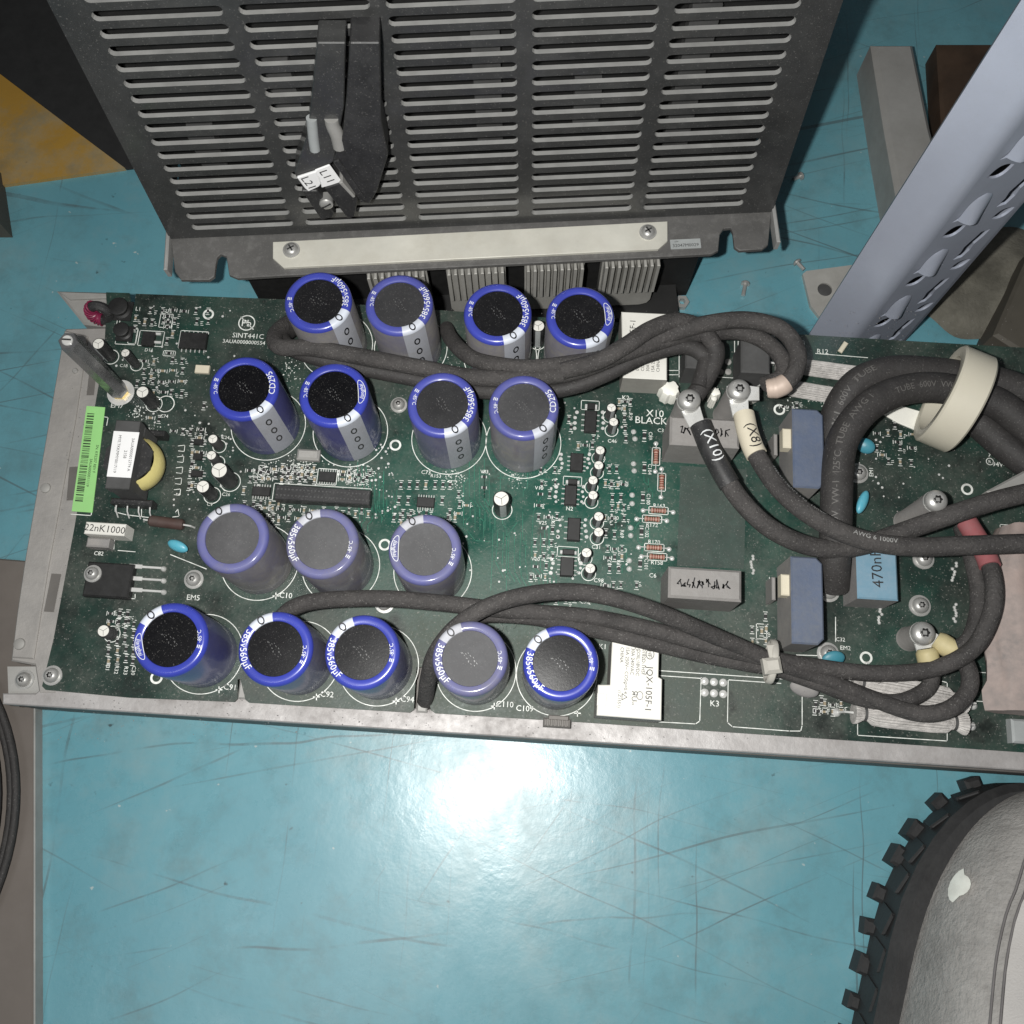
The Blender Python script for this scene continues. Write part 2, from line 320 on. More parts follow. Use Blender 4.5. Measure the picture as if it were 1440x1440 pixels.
def plane_fn(c, ang=0., U=None, V=None):
    c = Vector(c)
    if U is None: a = R(ang); U = Vector((math.cos(a), math.sin(a), 0)); V = Vector((-math.sin(a), math.cos(a), 0))
    return lambda x, y: c + U * x + V * y
def empty(name, loc, label, cat, group=None):
    o = bpy.data.objects.new(name, None); col.objects.link(o); o.location = loc; o.empty_display_size = .01; WO[o.name] = Vector(loc)
    tag(o, label, cat, group); return o
def tag(o, label, cat, group=None):
    o['label'] = label; o['category'] = cat
    if group: o['group'] = group
    return o
def struct(o): o['kind'] = 'structure'; return o
def spline(pts, n=8):
    pts = [Vector(p) for p in pts]; q = [pts[0] * 2 - pts[1]] + pts + [pts[-1] * 2 - pts[-2]]; out = []
    for i in range(1, len(q) - 2):
        a, b, c, d = q[i - 1:i + 3]
        for k in range(n):
            t = k / n; out.append(.5 * ((2 * b) + (c - a) * t + (2 * a - 5 * b + 4 * c - d) * t * t + (3 * b - a - 3 * c + d) * t ** 3))
    return out + [pts[-1]]
def pxpath(l, n=8): return spline([at(x, y, h) for x, y, h in l], n)
def sheet2d(name, outer, holes, ext):
    """flat plate with holes in local XY, thickness ext, as verts and faces"""
    cu = bpy.data.curves.new(name, 'CURVE'); cu.dimensions = '2D'; cu.fill_mode = 'BOTH'; cu.extrude = ext / 2
    for lp in [outer] + holes:
        sp = cu.splines.new('POLY'); sp.points.add(len(lp) - 1); sp.use_cyclic_u = True
        for q, p in zip(sp.points, lp): q.co = (p[0], p[1], 0, 1)
    o = bpy.data.objects.new(name, cu); col.objects.link(o)
    me = bpy.data.meshes.new_from_object(o.evaluated_get(bpy.context.evaluated_depsgraph_get()))
    v = [p.co.copy() for p in me.vertices]; f = [list(p.vertices) for p in me.polygons]
    bpy.data.objects.remove(o); bpy.data.meshes.remove(me); bpy.data.curves.remove(cu)
    return v, f
def copy_tree(o, parent=None):
    c = o.copy(); col.objects.link(c)
    if parent: c.parent = parent
    for ch in list(o.children): copy_tree(ch, c)
    return c
def setdust(o, d, g):
    o.color = (d, g, d, 1)
    for c in o.children: setdust(c, d, g)
# ------------------------------------------------------------------ the setting
b = MB(); b.add([(-2, -2, 0), (2, -2, 0), (2, 2, 0), (-2, 2, 0)], [[0, 1, 2, 3]]); struct(b.build('floor', M['floor'], origin=(0, 0, 0)))
yl = [P(-140, 284, 0), P(178, 240, 0), P(98, 180, 0), P(-140, 0, 0), P(-300, 60, 0)]
b = MB(); b.prism([(p.x, p.y) for p in yl], .0, .003); struct(b.build('painted_floor_marking', M['yellow']))
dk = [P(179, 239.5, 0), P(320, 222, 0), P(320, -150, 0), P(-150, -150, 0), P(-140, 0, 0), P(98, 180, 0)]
b = MB(); b.prism([(p.x, p.y) for p in dk], .0, .0015); struct(b.build('black_floor_sheet', M['dark']))  # near-black sheet over the floor beyond the ochre marking
# brown-grey board at the left with a pale bevelled edge
tl = [P(48, 1445, .006), P(48, 790, .006), P(-200, 770, .006), P(-200, 1470, .006)]
t = empty('floor_board', P(20, 1100, 0), 'brown-grey flat board on the teal floor below the left end of the open module', 'board')
b = MB(); b.prism([(p.x, p.y) for p in tl], 0, .008, ch=.001); b.build('panel', M['tile'], t)
b = MB(); e0, e1 = P(48.6, 1445, .008), P(48.6, 985, .008); b.prism([(e0.x - .0005, e0.y), (e0.x + .0006, e0.y), (e1.x + .0006, e1.y), (e1.x - .0005, e1.y)], 0, .0086, ch=.0003); b.build('edge_strip', M['galv'], t)
# ------------------------------------------------------------------ open drive module
mod = empty('drive_module', (0, .14, 0), 'opened electronics module with green circuit board, rows of blue capacitors and a cast metal tray', 'electronics module')
ZC = .0664
c = MB()
XL, XR = -.263, .36
# body of the tray below the board
c.cbox(-.2585, XR, .0245, .246, .0, .058)
c.build('heatsink_body', M['alud'], mod)
c = MB(); c.prism([(p.x, p.y) for p in [at(-2, 989), at(1440, 1083), P(1500, 1087, ZB), P(1800, 1107, ZB), P(1800, 1080, ZB), at(1440, 1052), at(583, 995), at(60, 962), at(45, 974), at(-2, 974)]], .058, ZC, ch=.0006)
rail = c.build('front_rail', M['rail'], mod)
c = MB(); c.cbox(-.2635, XR, .0236, .0262, .0, .0575, .0005); c.cbox(-.2635, XR, .0226, .0236, .030, .0572, .0004); c.build('front_wall', M['alud'], mod)
lr = [(88, 458), (31, 788), (20, 862), (10, 928), (44, 934), (50, 975), (75, 975), (110, 760), (140, 560), (152, 456)]
c = MB(); c.prism([(at(x, y).x, at(x, y).y) for x, y in lr], .058, ZC + .0002, ch=.0008)
lrail = c.build('side_rail', M['alu'], mod)
c = MB()
for q in ([(88, 462), (32, 786), (21, 860), (13, 924), (44, 926), (64, 800), (103, 590), (121, 470)],):
    c.prism([(at(x, y).x, at(x, y).y) for x, y in q], ZC + .0002, ZC + .0016, ch=.0006)
c.build('raised_strip', M['alu'], lrail)
for (x, y, r) in ((62, 685, 7), (25, 905, 7.5), (104, 520, 4)):
    p = at(x, y); c = MB(); c.lathe([(r / 2660 * 1.1, ZC + .0015), (r / 2660, ZC + .0026), (r / 2660 * .75, ZC + .0030)], 14, Matrix.Translation((p.x, p.y, 0)), cap=True); c.build('rivet', M['galv'], lrail)
c = MB()
for q in ([(86, 828), (62, 860), (70, 840)],):
    pass
for (x0, y0, x1, y1, wd) in ((74, 812, 66, 852, .0052), (100, 660, 97, 695, .005), (128, 512, 124, 548, .004)):
    c.ribbon([Vector((*at(x0, y0).xy, ZC + .0006)), Vector((*at(x1, y1).xy, ZC + .0006))], wd)
c.build('rail_slot', M['alud'], lrail, each=True)
c = MB(); c.prism([(at(x, y).x, at(x, y).y) for x, y in ((-4, 934), (44, 934), (50, 975), (-2, 989))], .05, .0600); pk = c.build('corner_pocket', M['galv'], mod)
rc = [(79, 409), (152, 411), (152, 460), (117, 456)]
c = MB(); c.prism([(P(x, y, .064).x, P(x, y, .064).y) for x, y in rc], .02, .0645, ch=.0012)
c.prism([(P(x, y, .066).x, P(x, y, .066).y) for x, y in ((82, 410), (152, 412), (152, 419), (98, 421))], .0646, .0665, ch=.0008); c.build('rear_corner', M['galv'], mod)
# the board itself, its outline with notches
ol = [(150, 430), (149, 411), (182, 412), (185, 429), (189, 429), (191, 413), (400, 421), (760, 446), (1120, 470), (1440, 489), (1900, 518), (1900, 1092), (1440, 1058), (824, 1016), (612, 1003),
      (606, 999), (600, 972), (596, 938), (586, 938), (584, 960), (582, 998), (576, 1002), (350, 988), (345, 984), (338, 955), (334, 955), (334, 982), (329, 987), (182, 981), (64, 970), (59, 965), (75, 900), (104, 745), (131, 585), (146, 500)]
c = MB(); c.prism([(at(x, y).x, at(x, y).y) for x, y in ol], ZB - .0016, ZB); pcb = c.build('circuit_board', M['pcb'], mod, origin=(0, .14, ZB - .0016))
S = MB(); ZS = .00012      # silkscreen print
def sp(x, y): return at(x, y, ZS * 1000)
def stext(body, x, y, mm, rot=0): S.text(body, mm / 1000 / .72, plane_fn(sp(x, y) - Vector((-math.sin(R(rot)), math.cos(R(rot)), 0)) * mm / 2000, rot))
def sring(x, y, rpx, wd=.0005): p = sp(x, y); r = rpx / 2680; S.disc(p, r + wd / 2, 28, 0, r - wd / 2)
def srect(x0, y0, x1, y1, wd=.00035):
    a, q = sp((x0 + x1) / 2, (y0 + y1) / 2), 0
    dx = (x1 - x0) / 5340; dy = (y1 - y0) / 5240
    S.ribbon([a + Vector(k) for k in ((-dx, -dy, 0), (dx, -dy, 0), (dx, dy, 0), (-dx, dy, 0), (-dx, -dy, 0))], wd)
def sline(pts, wd=.00035): S.ribbon([sp(*q) for q in pts], wd)
def pos(lst, n, **k): pass
for body, x, y, mm, rot in (('X10', 921, 581, 4.1, 0), ('BLACK', 916, 591, 4.1, 0), ('K2', 880, 559, 2.6, 0), ('K1', 847, 909, 2.6, 0), ('K3', 1005, 989, 3, 0), ('C91', 323, 966, 2.9, 0), ('C92', 460, 976, 2.9, 0), ('C94', 573, 983, 2.9, 0),
        ('C110', 710, 990, 2.9, 0), ('C109', 738, 996, 2.9, 0), ('C10', 402, 837, 2.9, 0), ('EM5', 272, 840, 2.9, 0), ('EM7', 165, 570, 2.9, 0), ('R12', 1157, 494, 2.9, 0), ('SINT441C', 349, 472, 3., 0), ('3AUA0000000554 C', 347, 481, 2.3, 0),
        ('L1', 194, 434, 2.4, 0), ('C18', 174, 514, 1.9, 0), ('C74', 231, 585, 1.9, 0), ('C24', 317, 615, 1.9, 0), ('C26', 318, 695, 1.9, 0), ('C9', 295, 709, 1.9, 0), ('V25', 763, 735, 2., 0), ('V20', 753, 786, 2., 0), ('V18', 758, 686, 2., 0),
        ('R163', 927, 711, 2.2, 0), ('R172', 917, 738, 2.2, 0), ('R170', 920, 762, 2.2, 0), ('R158', 924, 791, 2.2, 0), ('C46', 861, 620, 2.1, 0), ('C98', 842, 816, 2.2, 0), ('C31', 838, 769, 2.1, 0), ('C6', 918, 809, 2.3, 0), ('C3', 929, 605, 2.1, 0), ('C28', 823, 846, 2.2, 0),
        ('C73', 599, 664, 2.2, 0), ('R153', 613, 669, 2., 0), ('V83', 681, 663, 2., 0), ('EM2', 1189, 911, 2.2, 0), ('EM1', 1225, 664, 2.2, 90), ('R232', 235, 437, 1.9, 0), ('D11', 209, 492, 2., 0), ('C82', 139, 778, 2.2, 0), ('C70', 864, 728, 2., 0), ('R69', 875, 751, 2., -90),
        ('R77', 778, 731, 2., 90), ('R131', 165, 588, .1, 0), ('C89', 915, 613, 2., -90), ('C104', 914, 660, 2., -90), ('C100', 912, 702, 2., -90), ('C102', 910, 748, 2., -90), ('C101', 909, 793, 2., -90), ('R78', 870, 793, 2., 90), ('R77', 857, 789, 2., 90), ('N2', 801, 715, 2.2, 0),
        ('R31', 152, 937, 2., -90), ('R32', 164, 942, 2., -90), ('R33', 177, 943, 2., -90), ('C30', 188, 943, 2., -90), ('R29', 887, 586, 2., -90), ('C32', 1182, 899, 2., 0), ('94V-0', 1407, 653, 2.6, 0)):
    stext(body, x, y, mm, rot)
stext('\u042fU', 1398, 638, 3.6, 0); sring(1392, 649, 5, .0004); stext('R', 1392, 649, 1.8)
sring(347, 454, 12, .0006); stext('Pb', 347, 454, 4.2); sline([(339, 446), (356, 463)], .0005)
for x, y in ((293, 442), (556, 626), (541, 766), (1096, 576), (1360, 688), (1218, 925), (220, 953), (1018, 575)):
    sring(x, y, 7, .0011)
for x, y in ((308, 970), (445, 980), (557, 986), (695, 993), (812, 1003), (388, 838)):
    sline([(x - 4, y), (x + 4, y)], .0005); sline([(x, y - 4), (x, y + 4)], .0005)
# relay and resistor outlines
def sfil(pts): sline(pts, .0004)
sfil([(923, 1015), (978, 1018), (984, 1014), (986, 953)]); sfil([(927, 943), (1103, 955)]); sfil([(927, 950), (986, 954)]); sfil([(1024, 956), (1023, 1016), (1030, 1022), (1110, 1028), (1126, 1028), (1128, 1020), (1128, 975)]); sfil([(1024, 956), (1098, 961)])
sfil([(1206, 992), (1206, 1034), (1332, 1042), (1332, 1030)]); sfil([(1206, 998), (1232, 1000)]); sfil([(1325, 958), (1332, 960), (1332, 976)]); sfil([(1372, 945), (1440, 950)]); sfil([(1374, 986), (1440, 990)])
sfil([(1147, 497), (1220, 503)]); sfil([(1260, 513), (1292, 521)]); sfil([(1120, 475), (1131, 480), (1131, 490)]); sfil([(1175, 868), (1175, 902)]); sfil([(1120, 921), (1150, 922)])
sfil([(955, 497), (955, 530)]); sfil([(938, 521), (968, 521)]); sfil([(938, 527), (968, 527)]); sfil([(1033, 480), (1033, 525)]); sfil([(1038, 480), (1038, 529)]); sfil([(1005, 530), (1041, 532)]); sfil([(1084, 472), (1100, 474)])
sfil([(1085, 615), (1085, 641), (1091, 643)]); sfil([(1085, 615), (1091, 613)]); sfil([(1082, 812), (1082, 840), (1088, 841)]); sfil([(100, 723), (128, 725), (129, 719)]); sfil([(145, 586), (152, 587), (150, 598)])
sfil([(162, 708), (162, 720), (178, 724), (228, 730)]); sfil([(199, 716), (199, 726)]); sfil([(127, 769), (160, 773), (161, 760)]); sfil([(166, 774), (190, 776)]); sfil([(120, 838), (190, 842), (190, 836)]); sfil([(240, 780), (290, 800)])
for k in range(5):
    x, y = 257 - k * 1.5, 630 + k * 15.4
    sline([(x - 6, y - 3), (x + 3, y - 4), (x + 2, y + 5), (x - 6, y + 4)])
sline([(247, 720), (250, 716), (252, 726), (243, 727)])
for x0, y0, x1, y1 in ((1064, 878, 1078, 898), (1407, 738, 1425, 752)): srect(x0, y0, x1, y1)
for x, y in ((233, 568),): sring(x, y, 12.5, .0005)
# resistor boxes
RES = [(922.5, 642, 1), (930.5, 678, 1), (926, 718, 0), (917, 730, 0), (920, 770, 0), (924, 783, 0)]
for x, y, v in RES:
    if v: srect(x - 5.5, y - 13, x + 5.5, y + 13)
    else: srect(x - 13.5, y - 5.2, x + 13.5, y + 5.2)
for x0, y0, x1, y1 in ((817, 563, 843, 577), (792, 670, 818, 683), (784, 769, 813, 783), (194, 464, 231, 488), (251, 464, 293, 492), (224, 440, 243, 462), (229, 493, 247, 501), (181, 461, 193, 485), (163, 459, 193, 486), (446, 659, 474, 682), (383, 683, 522, 709), (363, 654, 372, 675), (164, 448, 168, 462)):
    srect(x0, y0, x1, y1)
# ------------------------------------------------------------------ big capacitors
RC, HC, RI = .0172, .050, .0126
SW = R(21)
def cap_proto():
    s = MB(); prof = [(RC, .0006), (RC, HC - .0022), (RC - .0004, HC - .0010), (RC - .0013, HC - .0002), (RC - .0022, HC), (RI + .0009, HC - .0001), (RI + .0002, HC - .0004), (RI, HC - .0010)]
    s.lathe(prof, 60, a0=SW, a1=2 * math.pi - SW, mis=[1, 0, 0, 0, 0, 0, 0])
    s.lathe([(RC - .0008, 0), (RC, .0006)], 48)
    o = s.build('capacitor', [M['sleeve'], M['side']], None, origin=(0, 0, 0))
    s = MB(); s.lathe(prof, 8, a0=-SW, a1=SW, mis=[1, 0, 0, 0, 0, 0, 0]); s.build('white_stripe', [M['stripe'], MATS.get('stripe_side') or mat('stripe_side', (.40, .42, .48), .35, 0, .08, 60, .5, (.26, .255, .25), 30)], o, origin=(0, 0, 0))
    s = MB(); s.lathe([(RI, HC - .0010), (RI * .6, HC - .0009), (.0004, HC - .0008)], 40, cap=True)
    s.build('top_disc', M['ctop'], o, origin=(0, 0, 0)); s = MB(); rc_ = random.Random(3)
    for k in range(6):   # faint pressed code on the vent, its glint painted as paler grey
        for q in range(rc_.randint(2, 4)):
            x, y = -.0042 + k * .0016 + rc_.uniform(-.0003, .0003), rc_.uniform(-.0016, .0016); s.cbox(x, x + rc_.uniform(.0003, .0009), y, y + .00022, HC - .0009, HC - .00068)
    o2_ = s.build('pressed_code', mat('code_glint', (.16, .16, .16), .3, .3), o, origin=(0, 0, 0)); o2_['kind'] = 'stuff'
    s = MB()  # minus marks on the stripe: outlined ovals on the ring and down the side
    def oval(fn, a, bq, wd, n=20):
        s.add([fn(a * math.cos(t) * k, bq * math.sin(t) * k) for k in (1, 1 - wd) for t in (6.2832 * i / n for i in range(n))], [[i, (i + 1) % n, n + (i + 1) % n, n + i] for i in range(n)])
    rm = RI + .0022
    oval(lambda x, y: Vector(((rm + x), y, HC + .00012)), .0022, .0016, .36)
    for zz in (.038, .027, .016):
        def fs(x, y, zz=zz): r = RC + .00012; return Vector((r * math.cos(y / r), r * math.sin(y / r), zz + x))
        oval(fs, .0034, .0017, .42)
    s.build('minus_mark', M['ink'], o, origin=(0, 0, 0))
    return o
def ring_text(kind):
    s = MB(); r0 = RI + .0010; base = RC - .0014
    def fn(th):
        def f(x, y):
            r = base - y; a = th + x / (RI + .0022); return Vector((r * math.cos(a), r * math.sin(a), HC + .00014))
        return f
    if kind == 'v': s.text('385v560\u00b5F', .0044, fn(R(64)))
    if kind == 'cd': s.text('CD295', .0044, fn(R(62)))
    if kind == 'logo':
        s.text('Jianghai', .0028, lambda x, y: fn(R(64))(x, y + .0007), shear=.3)
        n = 32; g = fn(R(64))
        s.add([g(.0068 * math.cos(t) * k, .0017 + .0019 * math.sin(t) * kk) for k, kk in ((1, 1), (.95, .84)) for t in (6.2832 * i / n for i in range(n))], [[i, (i + 1) % n, n + (i + 1) % n, n + i] for i in range(n)])
    # temperature marks opposite
    s.text('-85\u00b0C', .0026, lambda x, y: fn(R(-128))(x + .0006, y + .0012)); s.cbox(0, 0, 0, 0, 0, 0)
    g = fn(R(-128)); 
    for k in range(3): s.add([g(-.0052 + i, .0005 + k * .0008 + j) for i, j in ((0, 0), (.0016, 0), (.0016, .0004), (0, .0004))], [[0, 1, 2, 3]])
    me = s.build('ring_print', M['white'], None, origin=(0, 0, 0)); return me
prints = {k: ring_text(k) for k in ('v', 'cd', 'logo')}
CAPS = [  # top centre in the photo, stripe angle, print, dust
 (447, 424, 40, 'v', .06), (562, 428, 61, 'v', .30), (700, 440, 58, 'v', .05), (815, 445, 60, 'logo', .05), (341, 546, 52, 'cd', .0), (468, 556, 59, 'logo', .0), (621, 567, 64, 'v', .22), (736, 573, 51, 'cd', .45),
 (326, 757, -119, '', .72), (452, 763, -117, 'v', .85), (595, 771, -115, 'logo', .80), (237, 899, -131, 'logo', .0), (387, 910, -119, 'v', .02), (510, 917, -129, 'v', .05), (662, 925, -127, 'v', .85), (788, 932, -134, 'v', .02)]
proto = cap_proto()
for i, (x, y, st, kind, d) in enumerate(CAPS):
    p = P(x, y, ZB + HC); o = proto if i == len(CAPS) - 1 else copy_tree(proto)
    o.parent = mod; o.location = Vector((p.x, p.y, ZB)) - WO[mod.name]; o.rotation_euler = (R(random.uniform(-.7, .7)), R(random.uniform(-.7, .7)), R(3.9 - st))
    if kind:
        q = prints[kind].copy(); col.objects.link(q); q.parent = o; q.location = (0, 0, 0)
    setdust(o, d, .30 if i in (4, 5, 11) else .6 if i in (6, 12, 13) else 1.05)
    if d > .5: o['label'] = 'capacitor with dusty grey top and dull lavender rim'
    elif d < .15: o['label'] = 'capacitor with clean black top and bright blue rim'
    bp = at(*((x, y))); q = Vector((p.x, p.y, ZB + ZS)); S.disc(q, .0204, 56, 0, .0200)
for q in prints.values(): bpy.data.objects.remove(q)
# ------------------------------------------------------------------ screws
def torx(s, c, r, h, mi=0, mr=1):
    T = Matrix.Translation(c)
    s.lathe([(r, 0), (r, h * .35), (r * .93, h * .6), (r * .7, h * .88), (r * .5, h)], 24, T, mis=[mi] * 5)
    n = 24; o = []
    for i in range(n):
        a = 6.2832 * i / n; q = r * .36 * (1 + .18 * math.cos(6 * a)); o.append(Vector((q * math.cos(a), q * math.sin(a), h)))
    v = [c + Vector((r * .5 * math.cos(6.2832 * i / n), r * .5 * math.sin(6.2832 * i / n), h)) for i in range(n)] + [c + p for p in o] + [c + p * .85 - Vector((0, 0, h * .45 + h * .85 * 0)) for p in o]
    v = v[:2 * n] + [c + Vector((p.x * .85, p.y * .85, h * .5)) for p in o]
    s.add(v, [[i, (i + 1) % n, n + (i + 1) % n, n + i] for i in range(n)], mi); s.add(v[n:], [[i, (i + 1) % n, n + (i + 1) % n, n + i] for i in range(n)], mr)
    s.add(v[2 * n:], [list(range(n))], mr); s.add([c + Vector((x * r * .17, y * r * .17, h * .8)) for x, y in ((-1, -1), (1, -1), (1, 1), (-1, 1))] , [[0, 1, 2, 3]], mi)
def bscrew(x, y, rpx, h=3.2, washer=True, par=None, base=0.):
    p = at(x, y, base); r = rpx / 2680; s = MB()
    if washer: s.lathe([(r * 1.35, 0), (r * 1.35, .0006), (r * .8, .0007)], 24, Matrix.Translation(p))
    torx(s, p + Vector((0, 0, .0006 if washer else 0)), r, h / 1000); return s.build('screw', [M['steel'], M['dsteel']], par or mod)
for x, y, r in ((74, 950, 10), (561, 570, 9), (541, 849, 10), (1165, 832, 11), (1298, 786, 11), (1293, 852, 11), (1164, 919, 11), (273, 815, 10), (1206, 666, 11)):
    bscrew(x, y, r)
bscrew(35, 956, 10, 3.5, True, None, -10)
# ------------------------------------------------------------------ through-hole and smd parts
def bpx(x0, y0, x1, y1, h):
    z = h; xc, yc = (x0 + x1) / 2, (y0 + y1) / 2
    a, q = at(x0, yc, z), at(x1, yc, z); u, v = at(xc, y1, z), at(xc, y0, z)
    return a.x, q.x, u.y, v.y
def pxbox(name, x0, y0, x1, y1, h, m, ch=.0006, z0=0., mt=None, label=None, parent=None):
    a = bpx(x0, y0, x1, y1, h); s = MB(); ms = [m, mt] if mt else [m]
    s.cbox(*a, ZB + z0 / 1000, ZB + h / 1000, ch, 0, 1 if mt else 0); return s.build(name, ms, parent or mod, label=label), a
def ic(x0, y0, x1, y1, npin, side='x', h=2.4, ms='chip'):
    o, a = pxbox('chip', x0, y0, x1, y1, h, M[ms], .0004)
    s = MB()
    for k in range(npin):
        f = (k + .5) / npin
        if side == 'x':
            y = a[2] + (a[3] - a[2]) * f
            for x, d in ((a[0], -1), (a[1], 1)): s.cbox(min(x, x + d * .0016), max(x, x + d * .0016), y - .00026, y + .00026, ZB, ZB + .0008 , .0002)
        else:
            x = a[0] + (a[1] - a[0]) * f
            for y, d in ((a[2], -1), (a[3], 1)): s.cbox(x - .00026, x + .00026, min(y, y + d * .0016), max(y, y + d * .0016), ZB, ZB + .0008, .0002)
    s.build('pin', M['tin'], o, each=True); return o
for q in ((822, 577, 839, 607), (802, 637, 820, 662), (794, 682, 811, 710), (798, 728, 816, 760), (788, 783, 807, 810)): ic(*q, 4, 'x', 3.2)
for q, n in (((354, 684, 380, 697), 7), ((448, 663, 472, 677), 7), ((586, 699, 611, 713), 7)): ic(*q, n, 'y', 1.8)
ic(252, 467, 290, 489, 6, 'y', 3)
for q in ((272, 617, 285, 625), (271, 637, 284, 646), (268, 661, 284, 670)): ic(*q, 2, 'x', 2)
def diode(x0, y0, x1, y1):
    o, a = pxbox('diode', x0 + 3, y0, x1 - 3, y1, 2.2, M['chip'], .0004); s = MB()
    s.cbox(a[0] - .0012, a[0] + .0002, a[2] + .0006, a[3] - .0006, ZB, ZB + .0012, .0002); s.cbox(a[1] - .0002, a[1] + .0012, a[2] + .0006, a[3] - .0006, ZB, ZB + .0012, .0002); s.build('terminal', M['tin'], o, each=True)
for q in ((823, 566, 840, 575), (796, 673, 815, 681), (788, 772, 811, 780)): diode(*q)
# white connector strip, crystal and transistor packages
o, a = pxbox('pin_socket', 386, 685, 521, 706, 7, M['black'], .0005); s = MB()
for k in range(2):
    for i in range(25):
        x = a[0] + .0015 + i * (a[1] - a[0] - .003) / 24; y = a[2] + (a[3] - a[2]) * (.3 + .4 * k); s.cbox(x - .0004, x + .0004, y - .0004, y + .0004, ZB + .0068, ZB + .0072)
s.build('socket_holes', M['dgrey'], o)
o, a = pxbox('crystal', 417, 631, 449, 646, 4, M['galv'], .0012)
o, a = pxbox('transistor', 199, 466, 216, 485, 3, M['chip'], .0004); s = MB()
for y in (470, 482): q = at(222, y); s.cbox(q.x - .003, q.x + .002, q.y - .0007, q.y + .0007, ZB, ZB + .0012, .0003)
s.build('leg', M['tin'], o, each=True)
for x, y, r in ((172, 438, 14), (176, 470, 11)):
    p = at(x, y); s = MB(); q = r / 2620; s.cbox(p.x - q * 1.1, p.x + q * 1.1, p.y - q * 1.1, p.y + q * 1.1, ZB, ZB + .0012, .0003)
    s.lathe([(q, .001), (q, .0016), (q * .72, .0022), (q * .72, .0050), (q, .0056), (q, .0064), (q * .85, .0067)], 24, Matrix.Translation((p.x, p.y, ZB)), cap=True); s.build('drum_inductor', M['chip'], mod)
# choke with dark red wire at the rear corner
p = at(140, 440, 4); s = MB(); n = 28; s.tube([p + Vector((.0048 * math.cos(6.2832 * i / n), .0018 * math.sin(6.2832 * i / n), .0048 * math.sin(6.2832 * i / n))) for i in range(n + 1)], .0028, 10, cap=False); o = s.build('choke', M['black'], mod)
s = MB()
for k in range(9):
    a0 = 2.2 + k * .3; c0 = p + Vector((.0048 * math.cos(a0), .0018 * math.sin(a0), .0048 * math.sin(a0))); dr = Vector((math.cos(a0), 0, math.sin(a0)))
    s.tube([c0 + dr * .0033 * math.cos(t) + Vector((0, 1, 0)) * .0033 * math.sin(t) for t in (6.2832 * i / 12 for i in range(13))], .0005, 6, cap=False)
s.build('wire', M['purple'], o)
# small electrolytics: top centre in the photo, radius px, height mm, stripe direction
smalls = [(860, 573, 7.2, 13, -70), (863, 593, 7.2, 13, -70), (844, 633, 7.2, 13, -70), (842, 654, 7.2, 13, -75), (834, 675, 7.2, 13, -75), (834, 696, 7.2, 13, -75), (842, 726, 7.4, 13, -85), (842, 748, 7.4, 13, -85), (825, 777, 7.6, 13, -85), (830, 799, 7.8, 13, -85),
          (299, 617, 7.5, 12, -140), (297, 640, 7.5, 12, -130), (308, 661, 12.5, 20, -130), (285, 684, 10, 16, -125), (138, 483, 9.5, 17, -120), (176, 496, 7, 16, -125), (200, 551, 10, 17, -130), (145, 887, 9, 11, -130), (705, 701, 12, 21, -75), (757, 458, 10, 20, -90)]
for x, y, rp, h, sd in smalls:
    p = P(x, y, ZB + h / 1000); r = rp / 2800; H = h / 1000; T = Matrix.Translation((p.x, p.y, ZB)) @ Matrix.Rotation(R(sd), 4, 'Z')
    s = MB(); s.lathe([(r * .9, .0002), (r, .001), (r, H - .0009), (r * .95, H - .0002), (r * .9, H), (r * .86, H - .0003)], 24, T); o = s.build('small_capacitor', M['black'] if h > 13.5 else M['dgrey'], mod, origin=(p.x, p.y, ZB))
    s = MB(); s.lathe([(r * .86, H - .0003), (r * .5, H - .0002)], 24, T, cap=True); s.build('can_top', M['relay'], o)
    s = MB()
    for a in (0, 120, 240): q = Vector((math.cos(R(a + 40)), math.sin(R(a + 40)), 0)) * r * .75; c0 = Vector((p.x, p.y, ZB + H - .00012)); s.ribbon([c0, c0 + q], r * .06)
    s.build('vent_groove', M['dgrey'], o)
    s = MB(); s.lathe([(r + .0001, .001), (r + .0001, H - .0009), (r * .95 + .0001, H - .0001)], 5, T, a0=-R(22), a1=R(22)); s.build('polarity_stripe', M['palegrey'], o)
    S.disc((p.x, p.y, ZB + ZS), r + .0011, 26, 0, r + .0007)
# axial resistors
for x, y, v in RES:
    p = at(x, y, 1.4); d = Vector((0, 1, 0)) if v else Vector((1, 0, 0)); s = MB()
    s.tube([p + d * k for k in (-.0042, -.0038, -.0030, -.0022, .0022, .0030, .0038, .0042)], [.0006, .0014, .0016, .0012, .0012, .0016, .0014, .0006], 12); o = s.build('resistor', M['resis'], mod)
    s = MB()
    for k in (-.0028, -.0012, 0, .0012, .0027): s.tube([p + d * (k - .0003), p + d * (k + .0003)], .00166 if abs(k) > .002 else .00128, 12)
    s.build('colour_band', M['band'], o, each=True)
    s = MB(); s.tube([p - d * .0078 - Vector((0, 0, .0014)), p - d * .0074, p - d * .004], .0003, 6); s.tube([p + d * .004, p + d * .0074, p + d * .0078 - Vector((0, 0, .0014))], .0003, 6)
    for k in (-1, 1): s.lathe([(.0013, 0), (.0010, .0004), (.0004, .0007)], 12, Matrix.Translation((p.x + d.x * k * .0079, p.y + d.y * k * .0079, ZB)), cap=True)
    s.build('lead', M['tin'], o, each=True)
